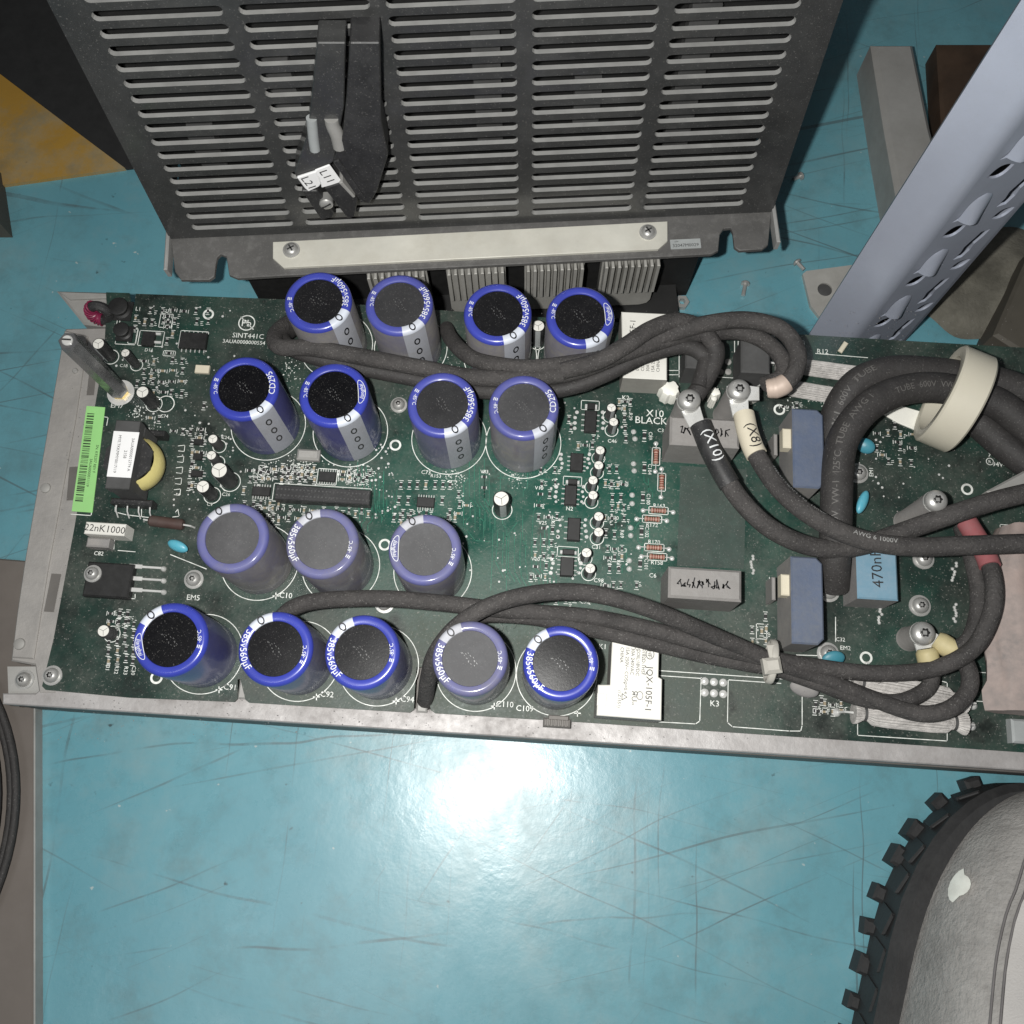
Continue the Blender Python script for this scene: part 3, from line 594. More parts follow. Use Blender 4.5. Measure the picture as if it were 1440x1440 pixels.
# chip resistors and chip capacitors
def chip_mesh(body):
    s = MB(); s.cbox(-.0010, .0010, -.0006, .0006, 0, .0006, .0001, 0); s.cbox(-.0013, -.0008, -.00062, .00062, 0, .00064, .0001, 1); s.cbox(.0008, .0013, -.00062, .00062, 0, .00064, .0001, 1)
    o = s.build('chip_proto', [body, M['ends']], None, origin=(0, 0, 0)); me = o.data; bpy.data.objects.remove(o); return me
cm = [chip_mesh(M['chip']), chip_mesh(M['tan'])]
def smd(x, y, rot=90, k=0, sc_=1., ticks=True):
    o = bpy.data.objects.new('chip_resistor' if k == 0 else 'chip_capacitor', cm[k]); col.objects.link(o); p = at(x, y); o.parent = mod; o.location = p - WO[mod.name]; o.rotation_euler = (0, 0, R(rot)); o.scale = (sc_,) * 3
    if ticks:
        d = Vector((math.cos(R(rot)), math.sin(R(rot)), 0)); nn = Vector((-d.y, d.x, 0))
        for q in (-1, 1): c0 = p + d * q * .0021 * sc_ + Vector((0, 0, ZS)); S.ribbon([c0 - nn * .0010, c0 + nn * .0010], .0003)
for y, xs in ((682, (564, 576, 587, 599, 612, 623, 633)), (704, (561, 574, 622)), (728, (554, 563, 574, 630, 640)), ):
    for x in xs: smd(x, y, 90, int(x in (599, 640)), 1.15)
for x, y in ((681, 671), (681, 686), (760, 695), (765, 743), (753, 797)): smd(x, y, 0, 0, 1.1, False)
for x, y in ((773, 695), (777, 745), (768, 796), (803, 601), (857, 660), (867, 660), (861, 700), (873, 700), (852, 750), (864, 752), (857, 800), (870, 800), (878, 588), (879, 603), (880, 617), (800, 590), (849, 640)): smd(x, y, 90, 0, 1.15)
for x, y in ((906, 613), (906, 658), (904, 700), (902, 748), (900, 793)): smd(x, y, 90, 0, 1.5)
for x, y in ((891, 607), (893, 617), (891, 652), (892, 662), (889, 696), (889, 708), (887, 742), (887, 753), (885, 788), (885, 800)):
    p = at(x, y); s = MB(); s.lathe([(.0015, 0), (.0012, .0006), (.0006, .0012)], 10, Matrix.Translation(p), cap=True); s.build('solder_joint', M['via'], mod)
for x in (153, 165, 177, 188):
    for k in range(5): smd(x + random.uniform(-1, 1), 872 + k * 13 + (x % 7), 90, int(random.random() < .3), 1.)
for x, y, r, k in ((236, 445, 0, 0), (237, 453, 0, 0), (236, 460, 0, 0), (204, 453, 90, 1), (238, 497, 0, 0), (235, 480, 90, 0), (243, 470, 90, 1), (213, 530, 90, 1), (193, 540, 90, 0), (285, 518, 0, 1), (287, 571, 90, 0), (283, 604, 0, 0), (281, 616, 0, 1), (278, 636, 0, 1), (277, 658, 0, 1), (266, 684, 90, 0), (224, 590, 90, 0), (212, 588, 0, 1), (343, 690, 90, 1), (367, 665, 90, 0), (378, 664, 0, 0), (388, 668, 90, 0), (386, 660, 0, 1), (401, 660, 0, 0), (409, 672, 90, 1), (420, 668, 90, 0), (430, 672, 90, 0), (438, 668, 90, 1), (482, 668, 0, 0), (492, 672, 90, 1), (505, 668, 0, 0), (516, 672, 90, 0), (1071, 888, 90, 1), (1150, 1000, 0, 0), (1155, 985, 90, 0), (1240, 640, 0, 1), (1262, 622, 0, 0), (1258, 598, 90, 0)):
    smd(x, y, r, k, 1.1)
rs = random.Random(5)
for x0, y0, x1, y1, nx_, ny_ in ((346, 655, 384, 680, 4, 2), (392, 655, 446, 678, 6, 3), (478, 660, 524, 680, 5, 2), (338, 702, 398, 740, 5, 3), (560, 716, 650, 742, 8, 2), (640, 690, 662, 716, 2, 2), (806, 612, 840, 632, 3, 2), (756, 650, 785, 690, 3, 2), (752, 705, 790, 735, 3, 2), (748, 755, 782, 790, 3, 2), (742, 800, 782, 822, 4, 1), (846, 672, 880, 690, 4, 1), (848, 705, 882, 738, 4, 2), (850, 765, 880, 790, 3, 2), (845, 815, 900, 830, 5, 1), (866, 560, 892, 580, 3, 2), (196, 500, 262, 560, 5, 4), (240, 600, 262, 615, 2, 1), (262, 600, 290, 690, 2, 6), (160, 440, 200, 470, 2, 2), (205, 430, 300, 460, 6, 2), (150, 858, 186, 880, 3, 2), (1095, 566, 1125, 578, 3, 1), (1225, 600, 1290, 660, 4, 3), (1140, 985, 1190, 1005, 4, 2), (1050, 860, 1085, 910, 2, 3), (760, 838, 830, 850, 5, 1), (700, 600, 780, 660, 0, 0)):
    for i in range(nx_):
        for j in range(ny_):
            if rs.random() < .16: continue
            smd(x0 + (i + .5) * (x1 - x0) / nx_ + rs.uniform(-1.5, 1.5), y0 + (j + .5) * (y1 - y0) / ny_ + rs.uniform(-1.5, 1.5), 90 if rs.random() < .7 else 0, int(rs.random() < .3), rs.uniform(.85, 1.15))
            if rs.random() < .75:   # worn reference marks beside the part, too rubbed to read
                xx, yy = x0 + (i + .5) * (x1 - x0) / nx_ + rs.uniform(4, 6), y0 + (j + .5) * (y1 - y0) / ny_ + rs.uniform(-5, 5)
                for k in range(3): sline([(xx + rs.uniform(-1, 1), yy + k * 2.4), (xx + rs.uniform(1, 3.6), yy + k * 2.4 + rs.uniform(-.8, .8))], .0003)
for i in range(9):
    for j in range(2): smd(352 + i * 11 + random.uniform(-2, 2), 713 + j * 12 + i * .7, 90 * (i % 2), int(random.random() < .4), .95)
for i in range(8): smd(455 + i * 9, 718 + (i % 2) * 5, 90, i % 2, .9)
p, a = pxbox('chip_capacitor', 274, 513, 294, 524, 2, M['cream'], .0003)
# transformer block
tr = empty('transformer', at(185, 645), 'x', 'x'); del tr['label'], tr['category']; tr.parent = mod; tr.location = at(185, 645) - WO[mod.name]
a = bpx(157, 591, 190, 687, 28); q = [P(x, y, ZB + .028) for x, y in ((163, 590), (197, 592), (181, 688), (147, 686))]
s = MB(); s.prism([(p.x, p.y) for p in q], ZB + .021, ZB + .028, ch=.0005)
mx, my = sum(p.x for p in q) / 4, sum(p.y for p in q) / 4
s.cbox(mx - .0062, mx + .0062, my - .0175, my - .0125, ZB + .004, ZB + .021); s.cbox(mx - .0062, mx + .0062, my + .0125, my + .0175, ZB + .004, ZB + .021); s.build('ferrite_core', M['dgrey'], tr)
s = MB()
for z in (.003, .0195): s.lathe([(.0062, z), (.0132, z), (.0132, z + .0014), (.0062, z + .0014)], 8, Matrix.Translation((mx, my, ZB)) @ Matrix.Rotation(R(22.5), 4, 'Z'))
s.cbox(mx - .011, mx + .011, my - .021, my - .0178, ZB + .0005, ZB + .009, .001); s.cbox(mx - .011, mx + .011, my + .0178, my + .021, ZB + .0005, ZB + .009, .001); s.build('bobbin', M['black'], tr)
s = MB(); s.lathe([(.0122, .0045), (.0142, .008), (.0148, .012), (.0142, .016), (.0122, .0192)], 40, Matrix.Translation((mx + .0006, my, ZB)), a0=R(-75), a1=R(75)); s.lathe([(.0122, .005), (.0122, .019)], 40, Matrix.Translation((mx, my, ZB)), a0=R(75), a1=R(285)); 
s.build('tape_winding', M['yellowt'], tr)
s = MB()
for k in range(5): 
    for x in (-.009, .009): pass
for k in range(4): s.tube([Vector((mx + .0125 + .001 * k, my - .0205 + k * .0001, ZB + .006)), Vector((mx - .009 + k * .006, my - .0235, ZB + .001))] if 0 else [Vector((mx - .009 + k * .006, my - .020, ZB + .005)), Vector((mx - .009 + k * .006, my - .0235, ZB + .004)), Vector((mx - .009 + k * .006, my - .0262, ZB))], .0004, 6)
s.build('pin', M['tin'], tr, each=True)
q2 = [P(x, y, ZB + .0282) for x, y in ((160, 606), (196, 608), (184, 672), (150, 670))]
s = MB(); s.prism([(p.x, p.y) for p in q2], ZB + .02802, ZB + .0282); lb = s.build('paper_label', M['paper'], tr)
s = MB(); U = (q2[3] - q2[0]).normalized(); V = (q2[1] - q2[0]).normalized(); c0 = sum(q2, Vector()) / 4 + Vector((0, 0, .00012))
for body, dv, sz in (('3AUA0000012774 A', .0036, .0021), ('2158', .0006, .0022), ('MYE.TKKMMY0017119', -.0034, .0021)): s.text(body, sz, plane_fn(c0 + V * dv, 0, U, V))
s.build('label_print', M['ink'], tr)
# green barcode label
q = [at(x, y, .3) for x, y in ((122, 571), (148, 573), (130, 721), (101, 719))]
s = MB(); s.prism([(p.x, p.y) for p in q], ZB + .0001, ZB + .0005); gl = s.build('barcode_label', M['green'], mod)
s = MB(); t0 = .07
while t0 < .90:
    wd = random.choice((.004, .004, .007, .011)); A, B_ = q[0].lerp(q[3], t0), q[1].lerp(q[2], t0); C_, D_ = q[0].lerp(q[3], t0 + wd), q[1].lerp(q[2], t0 + wd); z = Vector((0, 0, .0004))
    s.add([A.lerp(B_, .10) + z, A.lerp(B_, .48) + z, C_.lerp(D_, .48) + z, C_.lerp(D_, .10) + z], [[0, 3, 2, 1]]); t0 += wd + random.choice((.004, .006, .010, .014))
U = (q[3] - q[0]).normalized(); V = (q[1] - q[0]).normalized(); c0 = sum(q, Vector()) / 4 + Vector((0, 0, .0004)); s.text('3AUA0000011119', .0021, plane_fn(c0 + V * .0006 + U * .008, 0, U, V)); s.text('SN: K92207 REV F', .0021, plane_fn(c0 + V * .0030, 0, U, V))
s.build('barcode_print', M['ink'], gl)
# box capacitors, fat resistor, regulator, disc capacitors
o, a = pxbox('film_capacitor', 119, 735, 176, 752, 11, M['relay'], .0004); s = MB(); s.text('22nK1000', .0052, plane_fn((sum(a[:2]) / 2, a[2] + .0014, ZB + .01108), -2)); s.build('value_print', M['dsteel'], o)
pxbox('film_capacitor', 121, 756, 153, 769, 7, M['greyside'], .0008)
s = MB(); p0, p1 = at(210, 732, 3), at(258, 738, 3); s.tube([p0, p0.lerp(p1, .06), p0.lerp(p1, .94), p1], [.0022, .0030, .0030, .0022], 16); o = s.build('resistor', M['brown'], mod)
s = MB(); s.tube([p1, p1 + Vector((.004, -.0004, 0)), p1 + Vector((.005, -.0005, -.003))], .0005, 6); s.tube([p0, p0 - Vector((.003, -.0004, 0)), p0 + Vector((-.004, 0, -.003))], .0005, 6); s.build('lead', M['tin'], o, each=True)
o, a = pxbox('power_transistor', 119, 791, 184, 840, 5, M['chip'], .0008); s = MB()
for y in (796, 813, 829): p0 = at(184, y, 2); s.cbox(p0.x - .001, p0.x + .006, p0.y - .0011, p0.y + .0011, ZB + .0016, ZB + .0024, .0002); s.cbox(p0.x + .006, p0.x + .0165, p0.y - .0006, p0.y + .0006, ZB + .0014, ZB + .0022, .0002); s.lathe([(.0015, 0), (.0012, .0014), (.0004, .0022)], 10, Matrix.Translation((p0.x + .0165, p0.y, ZB)), cap=True)
s.build('leg', M['tin'], o, each=True)
bscrew(131, 807, 9, 3, True, o, 5)
def discap(x, y, m, rx, ry, h=.006, rot=0, tilt=25):
    p = at(x, y, h * 1000); T = Matrix.Translation(p) @ Matrix.Rotation(R(rot), 4, 'Z') @ Matrix.Rotation(R(tilt), 4, 'X') @ Matrix.Diagonal((rx, ry, .0022, 1)); s = MB(); k = 12
    s.lathe([(max(.02, math.cos(R(a))), math.sin(R(a))) for a in range(-90, 91, 15)], 24, T); o = s.build('disc_capacitor', m, mod)
    s = MB(); a = Vector((math.cos(R(rot)), math.sin(R(rot)), 0)) * rx * .5
    for k in (-1, 1): s.tube([p + a * k, Vector(((p + a * k).x, (p + a * k).y - .001, ZB))], .0003, 6)
    s.build('lead', M['tin'], o, each=True)
discap(250, 768, M['cyan'], .0058, .0030, .006, -18, 35); discap(1217, 627, M['teal'], .0052, .0040, .007, -25, 30); discap(1213, 706, M['cyan'], .0068, .0028, .007, 68, 30); discap(1172, 926, M['teal'], .0058, .0040, .006, 10, 30); discap(1131, 969, M['greyside'], .0072, .0042, .006, -15, 35)
# grey box capacitors with scribbled pen marks
def greycap(x0, y0, x1, y1, h):
    o, a = pxbox('box_capacitor', x0, y0, x1, y1, h, M['grey'], .0012); s = MB(); z = ZB + h / 1000 + .00012; cxx, cyy = (a[0] + a[1]) / 2, (a[2] + a[3]) / 2; random.seed(int(x0))
    x = cxx - .0125
    while x < cxx + .0125:
        pts = [Vector((x + random.uniform(-.0012, .0014), cyy + random.uniform(-.0024, .0024) + (x - cxx) * -.02, z)) for _ in range(5)]; s.ribbon(pts, .0006); x += random.uniform(.0014, .0030)
    s.build('pen_mark', M['ink'], o); return o
greycap(940, 799, 1043, 843, 28); greycap(942, 587, 1040, 627, 28)
# dark relay blocks near the rear edge
for q in ((964, 486, 1012, 518), (1042, 478, 1083, 524)): pxbox('relay', *q, 20, M['dgrey'], .0008, label='dark grey relay block')
# white relays
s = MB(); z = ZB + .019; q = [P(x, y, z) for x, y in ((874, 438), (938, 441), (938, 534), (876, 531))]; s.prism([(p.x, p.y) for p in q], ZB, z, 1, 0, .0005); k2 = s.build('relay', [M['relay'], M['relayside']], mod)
def relay_print(o, c, U, V, k=1.):
    s = MB()
    def put(body, u, v, sz): s.text(body, sz, plane_fn(c + U * u * k + V * v * k, 0, U, V), align='L')
    put('JQX-105F-1', -.0070, .0052, .0044)
    for i, t in enumerate(('0182D-1HSF', 'COIL:18VDC', '30A 240VAC', '15A 250V~ COS\u03c6=0.4', 'CHINA')): put(t, -.0150, .0026 - i * .0027, .0024)
    n = 24
    for (u, v, ru, rv) in ((-.0128, .0064, .0026, .0021), (.0078, .0024, .0021, .0016)): s.add([c + U * (u + ru * f * math.cos(6.2832 * i / n)) * k + V * (v + rv * f * math.sin(6.2832 * i / n)) * k for f in (1, .86) for i in range(n)], [[i, n + i, n + (i + 1) % n, (i + 1) % n] for i in range(n)])
    put('HF', -.0145, .0053, .0030); put('\u042fU', .0058, -.0015, .0038); put('us', .0110, -.0012, .002); put('(1Z1551)', .0062, -.0082, .0022)
    t = [(.0076, -.0062), (.0106, -.0062), (.0091, -.0038)]; s.ribbon([c + U * a * k + V * bq * k for a, bq in t + t[:1]], .0003)
    s.build('relay_print', M['dsteel'], o)
relay_print(k2, sum(q, Vector()) / 4 + Vector((0, 0, .00014)), Vector((0, 1, 0)), Vector((-1, 0, 0)))
z = ZB + .020; q = [P(x, y, z) for x, y in ((861, 900), (927, 908), (926, 952), (931, 955), (930, 1013), (839, 1006), (841, 963), (858, 963))]
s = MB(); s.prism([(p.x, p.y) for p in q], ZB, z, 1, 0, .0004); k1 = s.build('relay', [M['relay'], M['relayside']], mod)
cc = P(894, 955, z + .00014); ang = R(-1.2); relay_print(k1, cc, Vector((math.sin(ang), -math.cos(ang), 0)), Vector((math.cos(ang), math.sin(ang), 0)), .98)
s = MB(); p = P(846, 984, z); s.cbox(p.x - .0022, p.x + .0022, p.y - .003, p.y + .003, z, z + .0006, .0002); s.build('relay_tab', M['relay'], k1)
# K3 solder pads
for i in range(3):
    for j in range(2):
        p = at(991 + i * 13, 958 + j * 16 + i); s = MB(); s.lathe([(.0021, 0), (.0019, .0005), (.0011, .0010), (.0003, .0012)], 14, Matrix.Translation(p), cap=True); s.build('solder_joint', M['via'], mod)
for i in range(2):
    for j in range(2): p = at(1013 + i * 11, 509 + j * 14); s = MB(); s.lathe([(.0019, 0), (.0017, .0004), (.0005, .0007)], 12, Matrix.Translation(p), cap=True); s.build('solder_joint', M['galv'], mod)
# blue box capacitors with cream clips
def bluecap(x0, y0, x1, y1, h, tab):
    a = bpx(x0, y0, x1, y1, h); ch = .003; s = MB(); poly = [(a[0], a[2]), (a[1] - ch, a[2]), (a[1], a[2] + ch), (a[1], a[3] - ch), (a[1] - ch, a[3]), (a[0], a[3])]
    s.prism(poly, ZB, ZB + h / 1000, 1, 0, .0008); o = s.build('box_capacitor', [M['bluecap'], M['greyside']], mod, label='upright blue box capacitor with dusty sides lightened in colour')
    x, y, wd, hh = tab; p = at(x, y, h - 4); s = MB(); s.cbox(p.x - .0035, a[0] + .0004, p.y - hh, p.y + hh, ZB + h / 1000 - .0095, ZB + h / 1000 - .003, .0006); s.build('terminal_clip', M['cream'], o)
    s = MB(); s.cbox(p.x - .0055, p.x - .0036, p.y - hh * 1.1, p.y + hh * 1.1, ZB + .001, ZB + .014, .0005); s.build('clip_foot', M['grey'], o)
bluecap(1115, 575, 1159, 686, 27, (1110, 617, 1, .0053)); bluecap(1113, 783, 1158, 906, 27, (1108, 823, 1, .0053))
o, a = pxbox('box_capacitor', 1205, 762, 1262, 843, 22, M['greyside'], .0008, 0, M['ltblue'], label='light blue box capacitor printed 470nF')
s = MB(); s.text('470nF', .0078, plane_fn((a[1] - .0075, (a[2] + a[3]) / 2 + .001, ZB + .0221), 93)); s.build('value_print', M['black'], o)
# braided wirewound resistors
def braid(x0, y0, x1, y1, r, h, ends=True):
    a, q = at(x0, y0, h), at(x1, y1, h); d = (q - a); Lg = d.length; s = MB(); n = 48
    ts = [0, .03, .08, .10, .13, .17, .30, .5, .7, .83, .87, .90, .92, .97, 1]; rs = [.95, .9, .62, .55, .62, .92, 1, 1, 1, .92, .62, .55, .62, .9, .95]
    s.tube([a + d * t for t in ts], [r * k for k in rs], n, ridge=.045); o = s.build('wirewound_resistor', M['braid'], mod)
    s = MB()
    for e, k in ((a, -1), (q, 1)): s.tube([e, e + d.normalized() * k * .004, e + d.normalized() * k * .006 + Vector((0, 0, -h / 1000))], .0006, 8); c0 = e + d.normalized() * k * .006; s.lathe([(.0022, 0), (.0018, .001), (.0006, .002)], 14, Matrix.Translation((c0.x, c0.y, ZB)), cap=True)
    s.build('lead', M['tin'], o, each=True)
    s = MB()
    for t in (.10, .90): s.tube([a + d * (t - .012), a + d * (t + .012)], r * .66, 20)
    s.build('binding', M['dgrey'], o, each=True)
braid(1092, 511, 1262, 534, .0042, 7); braid(1082, 541, 1225, 565, .0042, 7); braid(1200, 1002, 1358, 1018, .0056, 7); braid(1196, 958, 1360, 987, .0056, 7)
# standing hex spacer, plain posts with screws
p = P(95, 479, ZB + .064); s = MB(); s.lathe([(.0050, .003), (.0050, .0632), (.0045, .064), (.0030, .064)], 6, Matrix.Translation((p.x, p.y, ZB)), cap=True); hs = s.build('hex_spacer', M['chrome'], mod, smooth=20)
s = MB(); s.lathe([(.0046, 0), (.0046, .003), (.0030, .0032)], 6, Matrix.Translation((p.x, p.y, ZB))); s.build('spacer_foot', M['brass'], hs)
s = MB(); s.lathe([(.0027, .064), (.0027, .0646), (.0022, .0652)], 18, Matrix.Translation((p.x, p.y, ZB)), cap=True); s.cbox(p.x - .0022, p.x + .0022, p.y - .0004, p.y + .0004, ZB + .0651, ZB + .0655, 0, 1, T=None); s.build('stud_end', [M['tin'], M['dsteel']], hs)
S.disc((p.x, p.y, ZB + ZS), .0075, 30, 0, .0062)
s = MB(); s.disc((p.x, p.y, ZB + .0002), .0075, 30); s.build('pad_ring', M['tin'], mod)
def post(x, y, h, rpx=17, pr=.0062, scr=True):
    p = P(x, y, ZB + h / 1000); s = MB(); s.lathe([(pr * 1.08, 0), (pr, .001), (pr * .97, h / 1000 - .004)], 32, Matrix.Translation((p.x, p.y, ZB)), cap=True); o = s.build('terminal_post', M['grey'], mod)
    s = MB(); r = rpx / 2990; c0 = Vector((p.x, p.y, ZB + h / 1000 - .004))
    s.lathe([(r * 1.05, 0), (r * 1.05, .0008), (r * .9, .0009), (r * .9, .0012), (r * 1.02, .0013), (r * 1.02, .0020)], 28, Matrix.Translation(c0)); torx(s, c0 + Vector((0, 0, .002)), r, .0034); s.build('screw', [M['steel'], M['dsteel']], o); return c0
c10 = post(970, 561, 36); c8 = post(1040, 547, 36); post(1318, 703, 40, 16, .0058); c5 = post(1300, 890, 20, 17, .0058)
# white sealant blobs beside the posts
def blob(x, y, rp, h, seed):
    random.seed(seed); p = at(x, y, h); s = MB(); r = rp / 2700; n = 20; rr = [r * random.uniform(.78, 1.15) for _ in range(n)]
    for k, (f, zz) in enumerate(((1.02, -.010), (1, -.002), (.85, 0), (.4, .0006))): s.v += [p + Vector((rr[i] * f * math.cos(6.2832 * i / n), rr[i] * f * math.sin(6.2832 * i / n), zz)) for i in range(n)]
    for k in range(3): s.f += [[k * n + i, k * n + (i + 1) % n, (k + 1) * n + (i + 1) % n, (k + 1) * n + i] for i in range(n)]; s.mi += [0] * n
    s.f.append([3 * n + i for i in range(n)]); s.mi.append(0); s.build('sealant_blob', M['glue'], mod)
blob(943, 546, 14, 12, 3); blob(1006, 551, 8, 10, 9); blob(1062, 553, 7, 12, 5); blob(1004, 560, 5, 10, 12)
# foil patch, tin tab, spring clip and rail block
q = [at(x, y, .3) for x, y in ((1240, 582), (1262, 570), (1297, 580), (1300, 592), (1286, 605), (1262, 595))]; s = MB(); s.prism([(p.x, p.y) for p in q], ZB + .0001, ZB + .0012, ch=.0003); s.build('foil_patch', M['glue'], mod)
p = at(1185, 489, 1); T = Matrix.Translation(p) @ Matrix.Rotation(R(58), 4, 'Z'); s = MB(); s.cbox(-.0034, .0034, -.0013, .0013, 0, .0015, .0004, T=T); s.build('fuse', M['cream'], mod)
for x, y in ((343, 973), (594, 992)): p = at(x, y, -1); s = MB(); s.cbox(p.x - .0028, p.x + .0026, p.y - .0035, p.y + .008, ZB - .003, ZB - .0004, .0008); s.build('board_clip', M['galv'], mod)
p = at(783, 1017); s = MB(); s.cbox(p.x - .0068, p.x + .0068, p.y - .0022, p.y + .0022, ZB - .003, ZB + .0028, .0006)
for k in range(7): s.cbox(p.x - .006 + k * .0018, p.x - .0050 + k * .0018, p.y - .0015, p.y + .0015, ZB + .0028, ZB + .0036, .0002)
s.build('clamp_block', M['alud'], mod); pxbox('clamp_block', 771, 1006, 800, 1013, 3, M['alud'], .0004)
random.seed(21)
o = S.build('silkscreen', M['silk'], pcb); o['kind'] = 'stuff'
# copper tracks under the mask, vias, solder splashes, dust grains
s = MB(); ZT = .00006
def tr_(pts, wd=.0003): s.ribbon([at(x, y, ZT * 1000) for x, y in pts], wd)
for k in range(7): x = 503 + k * 6; tr_([(x, 650 + k * 3), (x, 690 + k * 4), (x + 3, 735 - k * 2)])
for k in range(6): x = 700 + k * 8; tr_([(x, 745 + (k % 3) * 4), (x - 1, 770 + k * 3), (x - 3 + k, 790 + k * 5), (x + 8, 812 + k * 3)])
for k in range(5): x = 640 + k * 7; tr_([(x + 20, 645 + k * 6), (x + 20, 700 + k * 3), (x + 28, 712 + k * 3), (x + 28, 745)])
for k in range(5): x = 748 + k * 6; tr_([(x, 760 - k * 5), (x, 800), (x + 10, 815 - k), (x + 10, 835)])
for pts in ([(681, 645), (681, 700), (690, 715), (702, 716)], [(727, 735), (712, 755), (712, 830)], [(760, 700), (750, 720), (748, 760)], [(660, 672), (652, 680), (652, 740), (668, 760), (690, 762)], [(700, 672), (780, 674)], [(735, 720), (735, 760), (742, 770)], [(690, 830), (692, 790), (693, 745)]): tr_(pts)
for k in range(26):
    x, y = random.choice(((random.uniform(510, 560), random.uniform(630, 730)), (random.uniform(650, 790), random.uniform(640, 840)), (random.uniform(870, 920), random.uniform(600, 820)))); d = random.choice((-1, 1)); e = random.uniform(8, 26); tr_([(x, y), (x, y + e), (x + d * 6, y + e + 6), (x + d * 6, y + e + random.uniform(10, 30))])
pq = [at(x, y) for x, y in ((957, 655), (1050, 660), (1046, 800), (952, 796))]; b3 = MB(); b3.prism([(p.x, p.y) for p in pq], ZB + .00001, ZB + .00008); b3.build('copper_pour', mat('dull_solder_mask', (.022, .048, .038), .5, 0, .25, 40, .55, (.07, .082, .072), 60, specks=.3), pcb)
o = s.build('copper_tracks', M['trace'], pcb); o['kind'] = 'stuff'
s = MB()
for k in range(260):
    x, y = random.choice(((random.uniform(510, 560), random.uniform(625, 735)), (random.uniform(650, 790), random.uniform(640, 845)), (random.uniform(780, 890), random.uniform(560, 830)), (random.uniform(330, 560), random.uniform(650, 735)), (random.uniform(240, 330), random.uniform(590, 720)), (random.uniform(160, 330), random.uniform(430, 600)), (random.uniform(1200, 1340), random.uniform(590, 700))))
    s.disc(at(x, y, .1), random.uniform(.0003, .00075), 8)
for q in ((822, 577, 839, 607), (802, 637, 820, 662), (794, 682, 811, 710), (798, 728, 816, 760), (788, 783, 807, 810)):
    for k in range(4):
        for x in (q[0] - 12, q[2] + 8): s.disc(at(x + random.uniform(-2, 2), q[1] + (k + .5) * (q[3] - q[1]) / 4 - 1, .1), random.uniform(.0007, .0011), 9)
for x0, y0 in ((1343, 858), (1348, 915), (1060, 790), (1237, 860), (1343, 800)):
    for k in range(7): s.lathe([(.0009, 0), (.0007, .0006), (.0002, .0010)], 7, Matrix.Translation(at(x0 + random.uniform(-4, 4), y0 - 8 + k * 4)), cap=True)
o = s.build('solder_dot', M['via'], pcb); o['kind'] = 'stuff'
s = MB()
def crumb(x, y, r, h=0.):
    p = at(x, y, h); a = random.uniform(0, 6); n = 4
    s.add([p + Vector((r * random.uniform(.5, 1.2) * math.cos(a + 6.2832 * i / n), r * random.uniform(.5, 1.2) * math.sin(a + 6.2832 * i / n), 0)) for i in range(n)] + [p + Vector((0, 0, r * .7))], [[i, (i + 1) % n, n] for i in range(n)])
for (x, y, sx, sy, k) in ((425, 655, 22, 16, 110), (505, 668, 24, 16, 110), (640, 672, 14, 12, 70), (195, 580, 14, 12, 60), (380, 660, 20, 12, 50), (640, 520, 20, 30, 60), (410, 520, 14, 30, 60), (1150, 560, 40, 10, 60), (725, 672, 12, 10, 40), (215, 605, 12, 18, 40)):
    for _ in range(k): crumb(random.gauss(x, sx * .55), random.gauss(y, sy * .55), random.uniform(.0002, .00055))
o = s.build('pale_residue', M['silk'], pcb); o['kind'] = 'stuff'
s = MB()
for _ in range(7000):
    x, y = random.uniform(80, 1440), random.uniform(430, 1040)
    if x > 1180 and y > 560 or random.random() < .6: crumb(x, y, random.uniform(.00010, .00036) * (1.5 if random.random() < .06 else 1))
o = s.build('dust_grains', M['grey'], pcb); o['kind'] = 'stuff'
# ------------------------------------------------------------------ cables
CG = 'black cables lying over the circuit board'
def fine_glyphs(body):
    v, f, wd_ = glyphs(body); bm = bmesh.new(); vs_ = [bm.verts.new((q[0], q[1], 0)) for q in v]
    for q in f:
        try: bm.faces.new([vs_[i] for i in q])
        except ValueError: pass
    for _ in range(4):
        bmesh.ops.triangulate(bm, faces=bm.faces[:]); lg = [e for e in bm.edges if e.calc_length() > .14]
        if not lg: break
        bmesh.ops.subdivide_edges(bm, edges=lg, cuts=1)
    bm.verts.index_update(); out = ([tuple(q.co[:2]) for q in bm.verts], [[q.index for q in fc.verts] for fc in bm.faces], wd_); bm.free(); return out
def text_on(s, body, path, size, r, phi, s0, mi=0, flip=False):
    d = [0]
    for a, q in zip(path, path[1:]): d.append(d[-1] + (q - a).length)
    def fn(x, y):
        t = s0 + (-x if flip else x); i = 0
        while i < len(d) - 2 and d[i + 1] < t: i += 1
        f = (t - d[i]) / max(1e-9, d[i + 1] - d[i]); c0 = path[i].lerp(path[i + 1], f); tg = (path[i + 1] - path[i]).normalized()
        sd = Vector((0, 0, 1)).cross(tg).normalized(); u = tg.cross(sd); a = phi + (-y if flip else y) / r
        return c0 + (u * math.cos(a) + sd * math.sin(a)) * r
    v, f, _ = fine_glyphs(body); s.add([fn(q[0] * size, q[1] * size) for q in v], f, mi)
def lug(o, c0, direction, m_, wd=.0065, ln=.013):
    d = Vector(direction).normalized(); sd = Vector((-d.y, d.x, 0)); s = MB(); z = c0.z - .0016; q = [c0 + sd * wd * .62 - d * .004, c0 - sd * wd * .62 - d * .004, c0 - sd * wd * .62 + d * .002, c0 - sd * wd * .5 + d * ln, c0 + sd * wd * .5 + d * ln, c0 + sd * wd * .62 + d * .002]
    s.prism([(p.x, p.y) for p in q], z, z + .0015, ch=.0003); return s.build('ring_lug', m_, o)
